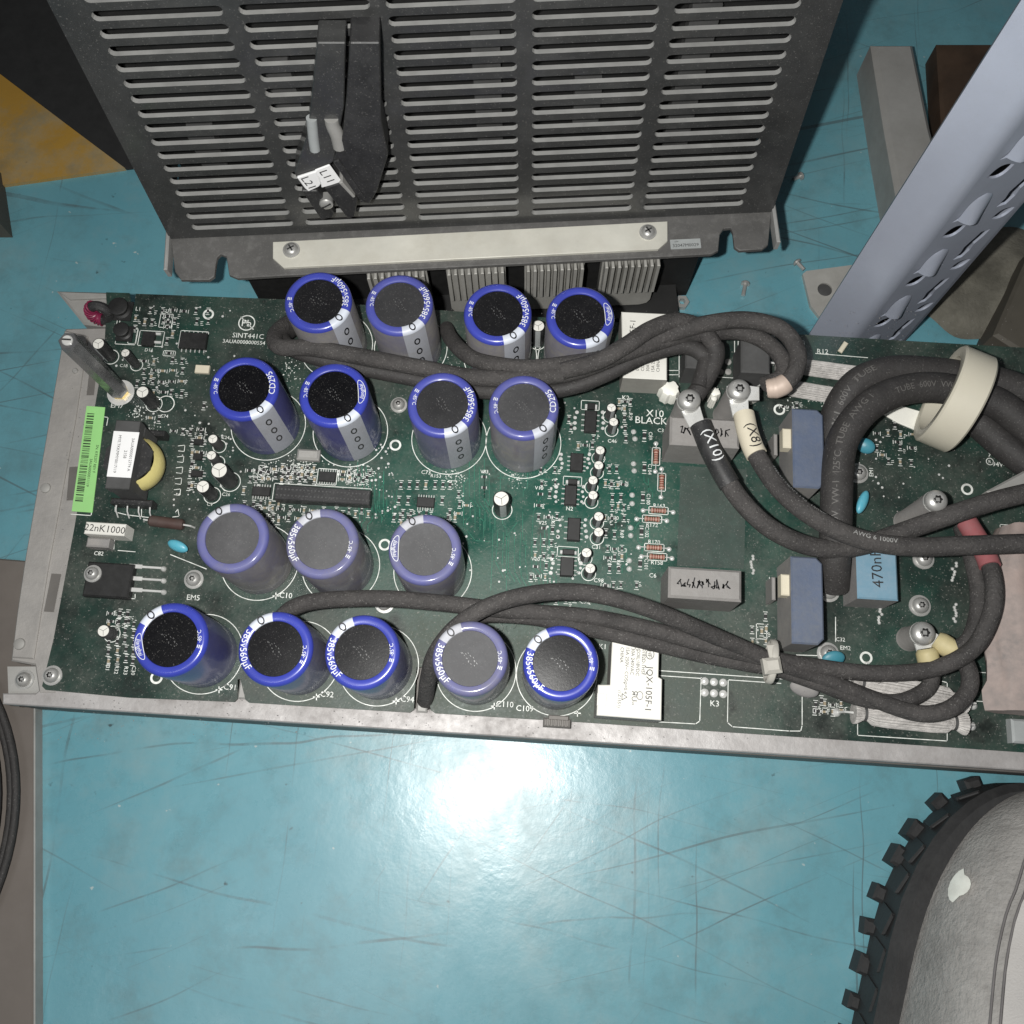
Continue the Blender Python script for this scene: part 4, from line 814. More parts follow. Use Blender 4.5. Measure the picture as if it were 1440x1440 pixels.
def cable(name, label, px, r, m_, cat='cable', n=8, seg=14):
    path = pxpath(px, n); s = MB(); s.tube(path, r, seg); o = s.build(name, m_, None, smooth=60, origin=path[0]); tag(o, label, cat, 'thick black cables through the ring' if 'thick' in cat else 'black cables over the circuit board'); return o, path
# X8 and X10 leads
o, path = cable('power_cable', 'black cable marked (X10) from the left screw post to the right edge', [(985, 597, 33), (1003, 640, 34), (1035, 695, 34), (1075, 737, 30), (1120, 762, 27), (1165, 772, 26), (1210, 768, 26), (1260, 751, 30), (1320, 730, 36), (1390, 707, 42), (1450, 692, 44), (1600, 660, 44)], .0048, M['cable'])
lug(o, c10 , at(985, 597, 33) - at(970, 561, 32), M['tin'], .0082, .013)
s = MB(); pp = path[:15]; s.tube(pp, .0054, 28); mk = s.build('marker_sleeve', M['black'], o); s = MB(); text_on(s, '(X10)', pp, .0076, .00555, R(-18), .0055); s.build('marker_print', M['white'], o)
o, path = cable('power_cable', 'black cable with cream sleeve marked (X8) from the right screw post', [(1046, 583, 33), (1052, 610, 35), (1064, 640, 37), (1092, 683, 40), (1130, 718, 42), (1180, 747, 42), (1230, 763, 43), (1290, 769, 44), (1360, 767, 45), (1450, 764, 46), (1600, 760, 46)], .0047, M['cable'])
lug(o, c8, at(1046, 583, 33) - at(1040, 547, 32), M['tin'], .0082, .013)
s = MB(); pp = path[:17]; s.tube(pp, .0053, 28); s.build('marker_sleeve', M['cream'], o); s = MB(); text_on(s, '(X8)', pp, .0076, .00555, R(-14), .0085); s.build('marker_print', M['ink'], o)
s = MB(); text_on(s, 'HELUTHERM 145  16mm\u00b2', path, .0034, .0048, R(35), .034); text_on(s, 'AWG 6 1000V', path, .0034, .0048, R(0), .085); s.build('cable_print', M['lip'], o)
# upper bundle
ub = [
 ('black cable with a pinkish crimp sleeve, outermost bend of the upper bundle', [(425, 446, 4), (404, 456, 14), (387, 472, 25), (394, 488, 31), (440, 490, 33), (520, 504, 34), (590, 517, 33), (660, 530, 34), (740, 532, 38), (810, 522, 42), (870, 500, 44), (930, 474, 44), (990, 456, 44), (1050, 450, 44), (1098, 463, 44), (1121, 494, 44), (1117, 525, 42), (1098, 543, 40), (1078, 547, 38)], .0044),
 ('black cable on the inner bend of the upper bundle beside the upper screw post', [(628, 462, 2), (634, 476, 14), (650, 494, 27), (676, 508, 33), (740, 517, 40), (810, 510, 44), (868, 500, 46), (930, 480, 42), (985, 470, 36), (1040, 467, 34), (1080, 483, 33), (1102, 510, 32), (1098, 530, 32), (1076, 541, 34)], .0042),
 ('black cable lowest in the upper bundle, dipping below the white relay', [(432, 452, 2), (412, 462, 10), (398, 478, 20), (425, 497, 27), (500, 516, 27), (580, 532, 26), (660, 548, 26), (740, 552, 30), (800, 545, 34), (850, 527, 37), (905, 500, 38), (960, 487, 36), (990, 500, 34), (990, 520, 34), (982, 545, 34)], .0042),
 ('black cable arching over the rear edge above the white relay', [(790, 522, 46), (840, 508, 49), (880, 486, 51), (915, 463, 50), (952, 452, 46), (985, 462, 40), (1005, 490, 36), (1001, 515, 34), (988, 540, 32), (977, 556, 31)], .0044)]
for lb, px, r in ub:
    o, path = cable('power_cable', lb, px, r, M['cable2'] if 'lowest' in lb else M['cable'])
    if 'pinkish' in lb:
        s = MB(); s.tube(path[-12:], [.0050, .0052, .0053, .0053, .0052, .0053, .0054, .0052, .005, .005, .0048, .0044], 16); s.build('crimp_sleeve', mat('pinkish_crimp', (.55, .44, .37), .45, .1, .15, 60, .3, (.4, .33, .28), 50), o); lug(o, c8 + Vector((0, 0, .0001)), (path[-3] - c8), M['tin'], .0078, .012)
    if 'arching' in lb: s = MB(); s.tube(path[-26:], .0050, 16); s.build('marker_sleeve', M['cable2'], o)
# lower bundle
lo = [
 ('black cable lying along the lower bundle from beside the fourth-row capacitors', [(392, 872, 20), (410, 856, 26), (440, 846, 30), (490, 842, 33), (550, 842, 34), (620, 848, 34), (690, 856, 33), (760, 862, 33), (830, 868, 33), (910, 884, 31), (1000, 908, 27), (1080, 926, 22), (1150, 938, 18), (1230, 947, 16), (1310, 941, 20), (1365, 915, 28), (1392, 870, 34), (1398, 825, 36), (1386, 780, 32), (1360, 735, 26)], .0041),
 ('black cable rising from the board edge between two capacitors, topmost of the lower bundle', [(597, 991, -7), (599, 978, 4), (602, 955, 18), (612, 920, 32), (638, 885, 40), (680, 856, 44), (735, 838, 46), (795, 832, 46), (850, 838, 45), (915, 857, 41), (985, 886, 34), (1050, 914, 26), (1090, 931, 22), (1150, 952, 16), (1220, 980, 14), (1290, 1003, 18), (1335, 997, 20), (1362, 970, 20), (1360, 937, 20), (1338, 915, 18)], .0041),
 ('black cable lowest in the lower bundle above the white relay', [(648, 868, 24), (690, 864, 28), (750, 868, 31), (820, 882, 31), (900, 900, 28), (980, 919, 24), (1050, 933, 20), (1090, 940, 18), (1150, 960, 14), (1210, 982, 13), (1262, 987, 14), (1300, 972, 14), (1310, 953, 14), (1306, 930, 17), (1302, 912, 18)], .0040),
 ('short grey-black cable curving down beside the pinkish sleeve to a yellow lug', [(1352, 742, 18), (1368, 790, 26), (1376, 835, 28), (1373, 872, 26), (1362, 900, 23), (1340, 912, 20), (1316, 899, 18)], .0040)]
for i, (lb, px, r) in enumerate(lo):
    o, path = cable('power_cable', lb, px, r, M['cable'])
    if i in (2, 3): s = MB(); s.tube(path[-11:], [.0046, .0050, .0051, .0052, .0052, .0052, .0052, .0052, .0050, .0045, .004], 16); s.build('lug_sleeve', mat('yellow_sleeve', (.55, .47, .24), .5, 0, .12, 60, .4, (.4, .36, .24), 40), o); lug(o, c5 + Vector((0, 0, .0002 * i)), path[-2] - c5, M['tin'], .007, .010)
    if i == 0: s = MB(); s.tube(path[-12:], .0050, 16); s.build('shrink_sleeve', M['red'], o)
# thick cables
o, path = cable('thick_cable', 'thick black printed cable rising beside the light blue capacitor into the ivory ring', [(1172, 826, 8), (1174, 780, 20), (1176, 720, 26), (1178, 660, 28), (1186, 618, 30), (1212, 580, 32), (1250, 555, 32), (1295, 545, 31), (1345, 549, 30), (1400, 566, 30), (1445, 600, 30), (1520, 660, 30)], .0079, M['cable2'], 'thick cable', 8, 20)
s = MB(); text_on(s, '600V  VW-1  125\u00b0C  TUBE  AWG 1', path, .0048, .0084, R(10), .030, 0); text_on(s, 'TUBE  600V  VW-1', path, .0044, .0084, R(-20), .112, 0); pr = s.build('cable_print', mat('faint_print', (.11, .105, .10), .6), o)
o, path = cable('thick_cable', 'thick black cable behind the printed one, also passing through the ivory ring', [(1170, 640, 10), (1172, 600, 18), (1186, 563, 24), (1212, 535, 28), (1255, 522, 28), (1310, 524, 27), (1360, 530, 26), (1410, 540, 26), (1460, 560, 26), (1560, 600, 26)], .0080, M['cable2'], 'thick cable', 8, 20)
s = MB(); text_on(s, 'VW-1  600V  TUBE', path, .0046, .0082, R(0), .012); s.build('cable_print', MATS['faint_print'], o)
cable('thick_cable', 'thick black cable at the right edge beyond the ivory ring', [(1372, 590, 16), (1400, 615, 18), (1430, 640, 20), (1500, 690, 22)], .0078, M['cable2'], 'thick cable', 8, 20)
# ivory ring round the thick cables
p = P(1337, 566, ZB + .0225); ro, ri, wdt = .0264, .0202, .0158
T = Matrix.Translation((p.x, p.y, ZB + ro + .0005)) @ Matrix.Rotation(R(-22), 4, 'Z') @ Matrix.Rotation(R(8), 4, 'X') @ Matrix.Rotation(R(90), 4, 'Y')
s = MB(); h = wdt / 2; s.lathe([(ri, -h), (ri, h), (ri + .0006, h + .0004), (ro - .001, h + .0004), (ro, h - .0006), (ro, -h + .0006), (ro - .001, -h - .0004), (ri + .0006, -h - .0004), (ri, -h)], 64, T); tag(s.build('cable_ring', M['ring'], None), 'ivory nylon ring standing upright round the thick black cables', 'ring')
# cable tie
p = at(1085, 930, 24); s = MB(); s.tube([p + Vector((.0012 * math.sin(t) * 0 + .001 * math.cos(t) * 0, .0098 * math.cos(t), .0078 * math.sin(t) - .001)) + Vector((.0010 * math.cos(t), 0, 0)) for t in (6.2832 * i / 24 for i in range(25))], .0018, 8, cap=False, flat=.6)
o = s.build('cable_tie', M['tie'], None); tag(o, 'off-white nylon tie cinched round the lower cable bundle', 'cable tie')
p2 = at(1086, 936, 31); s = MB(); T = Matrix.Translation(p2) @ Matrix.Rotation(R(10), 4, 'Z'); s.cbox(-.0042, .0042, -.0038, .0038, -.004, .002, .0016, T=T); s.build('tie_head', M['tie'], o)
s = MB(); T = Matrix.Translation(at(1086, 918, 30)) @ Matrix.Rotation(R(98), 4, 'Z') @ Matrix.Rotation(R(15), 4, 'Y'); s.cbox(-.006, .004, -.0019, .0019, -.0006, .0006, .0003, T=T); s.build('tie_tail', M['tie'], o)
s = MB()
for _ in range(150):
    x = random.uniform(640, 1310); y = 862 + max(0, x - 760) * .20 - max(0, x - 1100) * .16 + random.uniform(-6, 26); p = at(x, y, 24 - max(0, x - 900) * .02 + random.uniform(-3, 4)); d = Vector((random.uniform(-1, 1), random.uniform(-1, 1), random.uniform(-.4, .4))).normalized() * random.uniform(.0012, .0034); e = Vector((-d.y, d.x, 0)) * .25
    s.tube([p, p + d * .5 + e, p + d], .00009, 3)
o = s.build('lint', M['grey'], bpy.data.objects['drive_module']); o['kind'] = 'stuff'
# pinkish sleeve at the right edge
px_ = [(1430, 742, 20), (1428, 790, 22), (1430, 850, 22), (1434, 920, 20), (1444, 1003, 18)]
path = pxpath(px_, 6); s = MB(); n = 24; k = len(path); base = len(s.v)
for i, c0 in enumerate(path):
    wd = .0085 + .0065 * min(1, i / 8) + (.002 if i > k - 4 else 0)
    for j in range(n):
        a = 6.2832 * j / n; f = 1 + .13 * math.cos(3 * a + 1 + i * .05) + .08 * math.sin(7 * a + i * .22) + .05 * math.sin(i * .9 + 2 * a); s.v.append(c0 + Vector((wd * math.cos(a) * f, .0005 * math.sin(a), .0075 * math.sin(a) * f)))
for i in range(k - 1):
    for j in range(n): s.f.append([i * n + j, i * n + (j + 1) % n, (i + 1) * n + (j + 1) % n, (i + 1) * n + j]); s.mi.append(0)
s.f.append(list(range(n))); s.mi.append(0); s.f.append([(k - 1) * n + j for j in range(n)][::-1]); s.mi.append(0)
tag(s.build('insulating_sleeve', M['pink'], None, smooth=60), 'wide pinkish-grey insulating sleeve at the right edge of the board', 'sleeve')
pxbox('insulator_block', 1424, 1012, 1470, 1046, 6, M['palegrey'], .001)
q = [at(x, y, 26) for x, y in ((1388, 690), (1440, 662), (1470, 662), (1470, 700), (1400, 700))]; s = MB(); s.prism([(p.x, p.y) for p in q], ZB + .020, ZB + .026, ch=.001); tag(s.build('busbar', M['galv'], None), 'grey metal busbar end above the pinkish sleeve', 'busbar')
# ------------------------------------------------------------------ upper drive unit with slotted cover
ZF = .080
A = P(240, 335, ZF); B = P(1085, 297, ZF); U = (B - A).normalized(); Wd = (B - A).length; Nn = Vector((-U.y, U.x, 0)); lean = R(8); V = Vector((0, 0, math.cos(lean))) + Nn * math.sin(lean); NF = U.cross(V)
unit = empty('drive_unit', Vector((A.x + B.x, A.y + B.y, 0)) / 2 + Nn * .05, 'dark grey unit with slotted cover and silver mounting strip standing behind the green board', 'drive unit')
camp = Vector((0, 0, CAMH))
def ray_w(px, py): r = ray(px, py); return w(r)
def onpanel(px, py):
    r = ray_w(px, py); t = (A - camp).dot(NF) / r.dot(NF); q = camp + r * t - A; return q.dot(U), q.dot(V)
s0 = [onpanel(x, y) for x, y in ((272, 321), (414, 315), (430, 312), (572, 306), (588, 301), (730, 296), (747, 294), (888, 287), (904, 288), (1045, 281))]
r0 = onpanel(660, 299)[1]; r1 = onpanel(660, 284)[1]; pitch = (onpanel(660, 177)[1] - r0) / 7; sh = pitch * .56
def stadium(x0, x1, yc, h, n=6):
    r = h / 2; return [(x1 - r + r * math.cos(R(-90 + 180 * i / n)), yc + r * math.sin(R(-90 + 180 * i / n))) for i in range(n + 1)] + [(x0 + r + r * math.cos(R(90 + 180 * i / n)), yc + r * math.sin(R(90 + 180 * i / n))) for i in range(n + 1)]
holes = []
HP = .19
for k in range(5):
    x0, x1 = s0[2 * k][0], s0[2 * k + 1][0]
    for j in range(int((HP - r0 - .015) / pitch)): holes.append(stadium(x0, x1, r0 + j * pitch, sh))
v, f = sheet2d('cover', [(0, .001), (Wd, .001), (Wd, HP), (0, HP)], holes, .0028)
s = MB(); s.add([A + U * p.x + V * p.y + NF * (p.z + .0000) for p in v], f)
s.mi = [1 if abs((s.v[q[1]] - s.v[q[0]]).cross(s.v[q[2]] - s.v[q[0]]).normalized().dot(NF)) < .5 else 0 for q in s.f]
s.build('slotted_cover', [M['sheet'], M['lip']], unit, smooth=20)
# body behind the cover
def ub(s, u0, u1, n0, n1, z0, z1, ch=0., mi=0):
    T = Matrix(((U.x, Nn.x, 0, A.x), (U.y, Nn.y, 0, A.y), (0, 0, 1, 0), (0, 0, 0, 1))); s.cbox(u0, u1, n0, n1, z0, z1, ch, mi, T=T)
s = MB(); ub(s, .004, Wd - .004, .046, .25, .079, .262); s.build('inner_chassis', M['inner'], unit)
s = MB(); ub(s, 0, .002, .034, .26, .081, .27); ub(s, Wd - .002, Wd, .034, .26, .081, .27); ub(s, .0022, Wd - .0022, .030, .26, .268, .272)
s.build('side_plate', M['sheet'], unit, each=True)
s = MB(); ub(s, .0022, Wd - .0022, .004, .0455, .0765, .0790); s.build('bottom_plate', M['inner'], unit)
s = MB()
for k in range(6): ub(s, .02 + k * .052, .034 + k * .052, .038, .0445, .090 + (k * 37 % 5) * .008, .12 + (k * 53 % 7) * .012)
s.build('inner_part', M['dgrey'], unit, each=True)
# flange with key slots (horizontal, towards the viewer)
def onz(px, py, z): q = P(px, py, z) - A; return q.dot(U), q.dot(Nn)
fl = [onz(x, y, ZF) for x, y in ((240, 335), (246, 382), (254, 393), (294, 393), (301, 388), (303, 372))]
slotl = [onz(x, y, ZF) for x, y in ((305, 362), (310, 357), (318, 360), (320, 372), (322, 386), (334, 391))]
mid = [onz(x, y, ZF) for x, y in ((400, 387), (925, 361), (1000, 357), (1010, 352))]
slotr = [onz(x, y, ZF) for x, y in ((1012, 330), (1018, 321), (1028, 320), (1031, 328), (1033, 347))]
fr = [onz(x, y, ZF) for x, y in ((1040, 352), (1072, 350), (1080, 344), (1085, 297))]
poly = fl + slotl + mid + slotr + fr
s = MB(); s.prism([((A + U * a + Nn * bq).x, (A + U * a + Nn * bq).y) for a, bq in poly], ZF - .0025, ZF, 0, 0, .0004); s.build('mounting_flange', M['lug'], unit)
for x0, x1 in ((240, 250), (1075, 1087)):
    pass
s = MB(); ub(s, -.0016, .0006, -.022, .03, ZF - .004, ZF + .004, .0006); ub(s, Wd - .0006, Wd + .0016, -.022, .03, ZF - .004, ZF + .004, .0006); s.build('flange_edge', M['lip'], unit, each=True)
st = [onz(x, y, ZF) for x, y in ((385, 343), (938, 314), (938, 342), (925, 353), (400, 379), (385, 366))]
s = MB(); s.prism([((A + U * a + Nn * bq).x, (A + U * a + Nn * bq).y) for a, bq in st], ZF + .0002, ZF + .0022, 0, 0, .0003)
bar = s.build('mounting_strip', M['zinc'], unit)
for x, y in ((410, 352), (911, 327)):
    p = P(x, y, ZF + .0022); s = MB(); T = Matrix.Translation(p); s.lathe([(.0048, 0), (.0048, .0008), (.0040, .0009), (.0038, .0016), (.0026, .0026), (.0010, .0030)], 24, T, cap=True)
    for a in (35, 125): s.cbox(-.0021, .0021, -.0004, .0004, .0024, .0031, 0, 1, T=T @ Matrix.Rotation(R(a), 4, 'Z'))
    s.build('cross_screw', [M['steel'], M['dsteel']], unit)
p = P(964, 343, ZF + .0004); s = MB(); T = Matrix(((U.x, Nn.x, 0, p.x), (U.y, Nn.y, 0, p.y), (0, 0, 1, p.z), (0, 0, 0, 1))); s.cbox(-.0085, .0085, -.0030, .0030, -.0003, .0001, T=T); lbl = s.build('serial_label', M['palegrey'], unit); s = MB(); s.text('32047M0029', .0028, plane_fn(p + Vector((0, 0, .0002)) - Nn * .0018, 0, U, Nn)); s.text('S/N', .0014, plane_fn(p + Vector((0, 0, .0002)) - U * .005 + Nn * .0012, 0, U, Nn)); s.build('serial_print', M['dsteel'], lbl)
# heatsink below the flange
nf = onz(660, 372, ZF)[1]
s = MB(); ub(s, .034, Wd - .036, nf + .018, .22, .0, ZF - .003); ub(s, .040, Wd - .045, nf - .004, nf + .0178, 0, .015); s.build('heatsink_housing', M['inner'], unit)
for x0, x1 in ((515, 600), (627, 711), (738, 823), (848, 930)):
    u0, u1 = onz(x0, 380, ZF - .01)[0], onz(x1, 380, ZF - .01)[0]; s = MB(); g = nf + .0035
    T = Matrix(((U.x, 0, Nn.x, A.x + Nn.x * g), (U.y, 0, Nn.y, A.y + Nn.y * g), (0, 1, 0, 0), (0, 0, 0, 1)))
    rr = .006; prof = [(u0, ZF - .004), (u1, ZF - .004), (u1, .018 + rr), (u1 - rr * .3, .018 + rr * .3), (u1 - rr, .018), (u0 + rr, .018), (u0 + rr * .3, .018 + rr * .3), (u0, .018 + rr)]
    m2 = MB(); m2.prism(prof, 0, .006, 0, 0); s.add([T @ p for p in m2.v], [q[::-1] for q in m2.f]); hp = s.build('fin_block', M['fin'], unit)
    nfn = 9; me = None
    for k in range(nfn):
        uu = u0 + (u1 - u0) * (k + .5) / nfn; s = MB(); ub(s, uu - .0009, uu + .0009, g - .006, g + .0005, .044, ZF - .006, .0004); s.build('fin', M['fin'], hp)
# terminal block hanging in front of the cover
tb = empty('terminal_block', P(490, 250, .13), 'black terminal block with white L11 and L21 tags in front of the slotted cover', 'terminal block')
def PV(px, py, dist):   # a point in front of the cover, dist metres towards the viewer along its normal
    r = ray_w(px, py); t = ((A - camp).dot(NF) - -dist) / r.dot(NF) if 0 else ((A + NF * dist - camp).dot(NF)) / r.dot(NF); return camp + r * t
def hexa(name, pts, d0, d1, m_, par, lab=None):
    f_ = [PV(x, y, d1) for x, y in pts]; k_ = [p - NF * (d1 - d0) for p in f_]; n = len(pts); s = MB()
    s.add(f_ + k_, [list(range(n)), list(range(n, 2 * n))[::-1]] + [[i, n + i, n + (i + 1) % n, (i + 1) % n] for i in range(n)]); 
    bm = bmesh.new(); me = bpy.data.meshes.new('t'); me.from_pydata(s.v, [], s.f); bm.from_mesh(me); bmesh.ops.recalc_face_normals(bm, faces=bm.faces); bmesh.ops.bevel(bm, geom=bm.edges[:], offset=.0005, segments=1, affect='EDGES'); bm.verts.ensure_lookup_table()
    s.v = [v_.co.copy() for v_ in bm.verts]; s.f = [[v_.index for v_ in fc.verts] for fc in bm.faces]; s.mi = [0] * len(s.f); bm.free(); bpy.data.meshes.remove(me)
    return s.build(name, m_, par, label=lab, smooth=25)
hexa('block_body', [(414, 243), (432, 190), (440, 120), (446, 60), (486, 60), (484, 150), (470, 226), (464, 232), (417, 250)], .004, .018, M['sheet'], tb)
hexa('block_cover', [(468, 228), (482, 190), (488, 130), (492, 60), (534, 60), (536, 170), (546, 218), (530, 270), (519, 287), (506, 282)], .004, .020, M['black'], tb)
hexa('side_wall', [(468, 228), (476, 225), (516, 283), (508, 286)], .004, .0212, M['black'], tb)
hexa('prong', [(424, 268), (446, 268), (470, 300), (468, 306), (452, 310)], .004, .014, M['black'], tb)
hexa('prong', [(456, 265), (480, 257), (503, 280), (499, 305), (489, 308)], .004, .020, M['black'], tb)
hexa('metal_insert', [(476, 258), (481, 256), (500, 278), (496, 279)], .012, .0206, M['galv'], tb)
tg1 = hexa('number_tag', [(417, 250), (445, 241), (452, 258), (449, 263), (434, 270), (428, 265)], .018, .0196, M['paper'], tb)
tg2 = hexa('number_tag', [(442, 240), (463, 232), (481, 257), (452, 265), (450, 252)], .018, .0192, M['paper'], tb)
for tg, body, c0, dst in ((tg1, 'L21', (433, 257), .0199), (tg2, 'L11', (459, 248), .0195)):
    p = PV(*c0, dst); e = (PV(c0[0] + 14, c0[1] + 17, dst) - p).normalized(); n_ = NF.cross(e); s = MB(); s.text(body, .0062, plane_fn(p - n_ * .0018, 0, e, n_)); s.build('tag_print', M['ink'], tb)
p = PV(459, 285, .014); s = MB(); T = Matrix.Translation(p) @ NF.to_track_quat('Z', 'Y').to_matrix().to_4x4(); s.lathe([(.0036, -.004), (.0036, .0012), (.0028, .002), (.0012, .0023)], 18, T, cap=True); s.cbox(-.0028, .0028, -.0004, .0004, .0018, .0025, 0, 1, T=T @ Matrix.Rotation(R(30), 4, 'Z')); s.build('clamp_screw', [M['steel'], M['dsteel']], tb)
hexa('white_mark', [(474, 231), (477, 230), (489, 247), (486, 248)], .020, .0206, M['paper'], tb)
for k, pts in enumerate(([(443, 210), (441, 196), (439, 176), (438, 166)], [(478, 206), (474, 190), (468, 176), (466, 166)])):
    pth = spline([PV(x, y, .0175) for i, (x, y) in enumerate(pts)], 8); s = MB(); s.tube(pth, .0026 if k == 0 else .0034, 12); s.build('wire', M['palegrey'] if k == 0 else M['galv'], tb)
# ------------------------------------------------------------------ perforated upright, bars and clutter at the right
bx = P(1124, 492, 0)
e1 = Vector((math.cos(R(3.9 - 36)), math.sin(R(3.9 - 36)), 0)); e1 = Vector((1, -.05, 0)).normalized(); 
up_ = empty('perforated_upright', bx, 'tall blue-grey perforated shelf upright with rounded corner rising at the top right', 'shelf upright')
f1 = P(1181, 478, .012); 
def face(name, o0, U2, W2, H2, holes, th, z0=.0, m_=None):
    v, f = sheet2d(name, [(0, 0), (W2, 0), (W2, H2), (0, H2)], holes, th); s = MB(); V2 = Vector((0, 0, 1)); N2 = U2.cross(V2); s.add([o0 + U2 * p.x + V2 * (p.y + z0) + N2 * (p.z - th / 2) for p in v], f); return s.build(name, m_, up_, smooth=20)
dA = Vector((1, -.62, 0)).normalized(); dB = Vector((1, .42, 0)).normalized(); wA, wB, rcr = .0175, .043, .010; HT = .33
pA = bx; pB = bx + dA * wA
# plan outline of the folded sheet: face A, rounded corner, face B, return lip
n0 = Vector((dA.y, -dA.x, 0)); n1 = Vector((dB.y, -dB.x, 0))
arc = []
cen = pB + dA * 0 - n0 * rcr
aa0 = math.atan2(n0.y, n0.x); aa1 = math.atan2(n1.y, n1.x)
for i in range(9): a = aa0 + (aa1 - aa0) * i / 8; arc.append(cen + Vector((math.cos(a), math.sin(a), 0)) * rcr)
s = MB(); backA = [bx + Vector((.012, .022, 0)), bx + Vector((.002, .004, 0)), bx]
pl = backA + arc
inn = []
for k in range(len(pl)):
    t_ = (pl[min(k + 1, len(pl) - 1)] - pl[max(k - 1, 0)]).normalized(); inn.append(pl[k] - Vector((t_.y, -t_.x, 0)) * .0016)
s.prism([(q.x, q.y) for q in pl + inn[::-1]], 0, HT); s.build('plain_face', M['post'], up_, smooth=50)
hl = []
def lens(xc, yc, a, bq, rot, n=8):
    pts = [(-a + 2 * a * i / n, bq * (1 - (2 * i / n - 1) ** 2)) for i in range(n + 1)] + [(a - 2 * a * i / n, -bq * (1 - (2 * i / n - 1) ** 2)) for i in range(1, n)]
    return [(xc + x * math.cos(R(rot)) - y * math.sin(R(rot)), yc + x * math.sin(R(rot)) + y * math.cos(R(rot))) for x, y in pts]
pt = .047; tongues = []
for k in range(7):
    y = .006 + k * pt
    hl.append(lens(.010, y, .0058, .0050, 25)); hl.append(lens(.0345, y + .003, .0056, .0044, 25))
    hl.append([(.0040, y + .0105), (.0075, y + .0105), (.0075, y + .0170)]); hl.append([(.0170, y + .0105), (.0210, y + .0105), (.0170, y + .0170)])
    hl.append([(.0262, y + .0120), (.0275, y + .0185), (.0268, y + .0240), (.0290, y + .0310), (.0302, y + .0360), (.0352, y + .0360), (.0344, y + .0300), (.0322, y + .0240), (.0328, y + .0180), (.0312, y + .0120)])
    tongues.append(y)
hl = [h for h in hl if max(q[1] for q in h) < HT - .004]
fb = face('perforated_face', arc[-1], dB, wB, HT, hl, .0013, 0, M['post'])
s = MB(); N2 = dB.cross(Vector((0, 0, 1)))
for y in tongues:   # pressed-out tongues
    if y > HT - .03: continue
    nu, nv = 8, 10; o3 = len(s.v)
    for a in range(nu + 1):
        for c_ in range(nv + 1):
            t = c_ / nv; wv = .0056 * math.sqrt(max(0, 1 - max(0, (t - .45) / .55) ** 2)) + .0003; x = (a / nu * 2 - 1); s.v.append(arc[-1] + dB * (.0121 + wv * x) + Vector((0, 0, y + .0115 + .019 * t)) + N2 * (.0002 + .0046 * (1 - x * x) * (1 - t) ** .8))
    s.f += [[o3 + a * (nv + 1) + c_, o3 + (a + 1) * (nv + 1) + c_, o3 + (a + 1) * (nv + 1) + c_ + 1, o3 + a * (nv + 1) + c_ + 1] for a in range(nu) for c_ in range(nv)]; s.mi += [0] * (nu * nv)
s.build('pressed_tongue', M['post'], up_, smooth=60, each=True)
s = MB(); q0 = arc[-1] - N2 * .012; s.add([q0 + dB * .004, q0 + dB * (wB - .004), q0 + dB * (wB - .004) + Vector((0, 0, HT)), q0 + dB * .004 + Vector((0, 0, HT))], [[0, 1, 2, 3]]); s.build('dark_backing', M['inner'], up_)  # black sheet added behind the holes to make them look dark
s = MB(); eB = arc[-1] + dB * wB; s.cbox(-.001, .0012, 0, .022, 0, HT, T=Matrix.Translation(eB - dB * .001) @ Matrix.Rotation(math.atan2(dB.y, dB.x), 4, 'Z')); s.build('return_lip', M['post'], up_)
s = MB(); q = [P(x, y, .003) for x, y in ((1129, 385), (1134, 381), (1210, 371), (1240, 372), (1240, 500), (1168, 500), (1160, 455), (1140, 430)) ]; hq = P(1160, 407, .003)
v, f = sheet2d('foot_plate', [(p.x, p.y) for p in q[::-1]], [[(hq.x + .0047 * math.cos(6.2832 * i / 20), hq.y + .0047 * math.sin(6.2832 * i / 20)) for i in range(20)]], .003); s.add([Vector((p.x, p.y, p.z + .0015)) for p in v], f); s.build('foot_plate', M['fin'], up_, smooth=20); s = MB(); s.lathe([(.0046, .0004), (.0046, .0018), (.0030, .0024)], 18, Matrix.Translation((hq.x, hq.y, 0)), cap=True); s.build('anchor_bolt', M['dgrey'], up_)
# galvanised bar lying behind the upright
s = MB(); q = [P(x, y, .03) for x, y in ((1226, 60), (1245, 180), (1272, 330), (1350, 330), (1310, 180), (1285, 60))]; q0 = [P(x, y, .0) for x, y in ((1216, 180), (1258, 316))]
s.prism([(p.x, p.y) for p in q], .0, .03, 0, 0, .003); tag(s.build('steel_bar', M['galv'], None), 'thick galvanised steel bar on the floor behind the blue-grey upright', 'steel bar')
s = MB(); q = [P(x, y, .02) for x, y in ((1318, 60), (1326, 190), (1345, 235), (1480, 235), (1480, 60))]; s.prism([(p.x, p.y) for p in q], 0, .02, 0, 0, .002); tag(s.build('wooden_block', mat('dark_brown_wood', (.05, .03, .018), .7, 0, .3, 40), None), 'dark brown block between the steel bar and the upright', 'block')
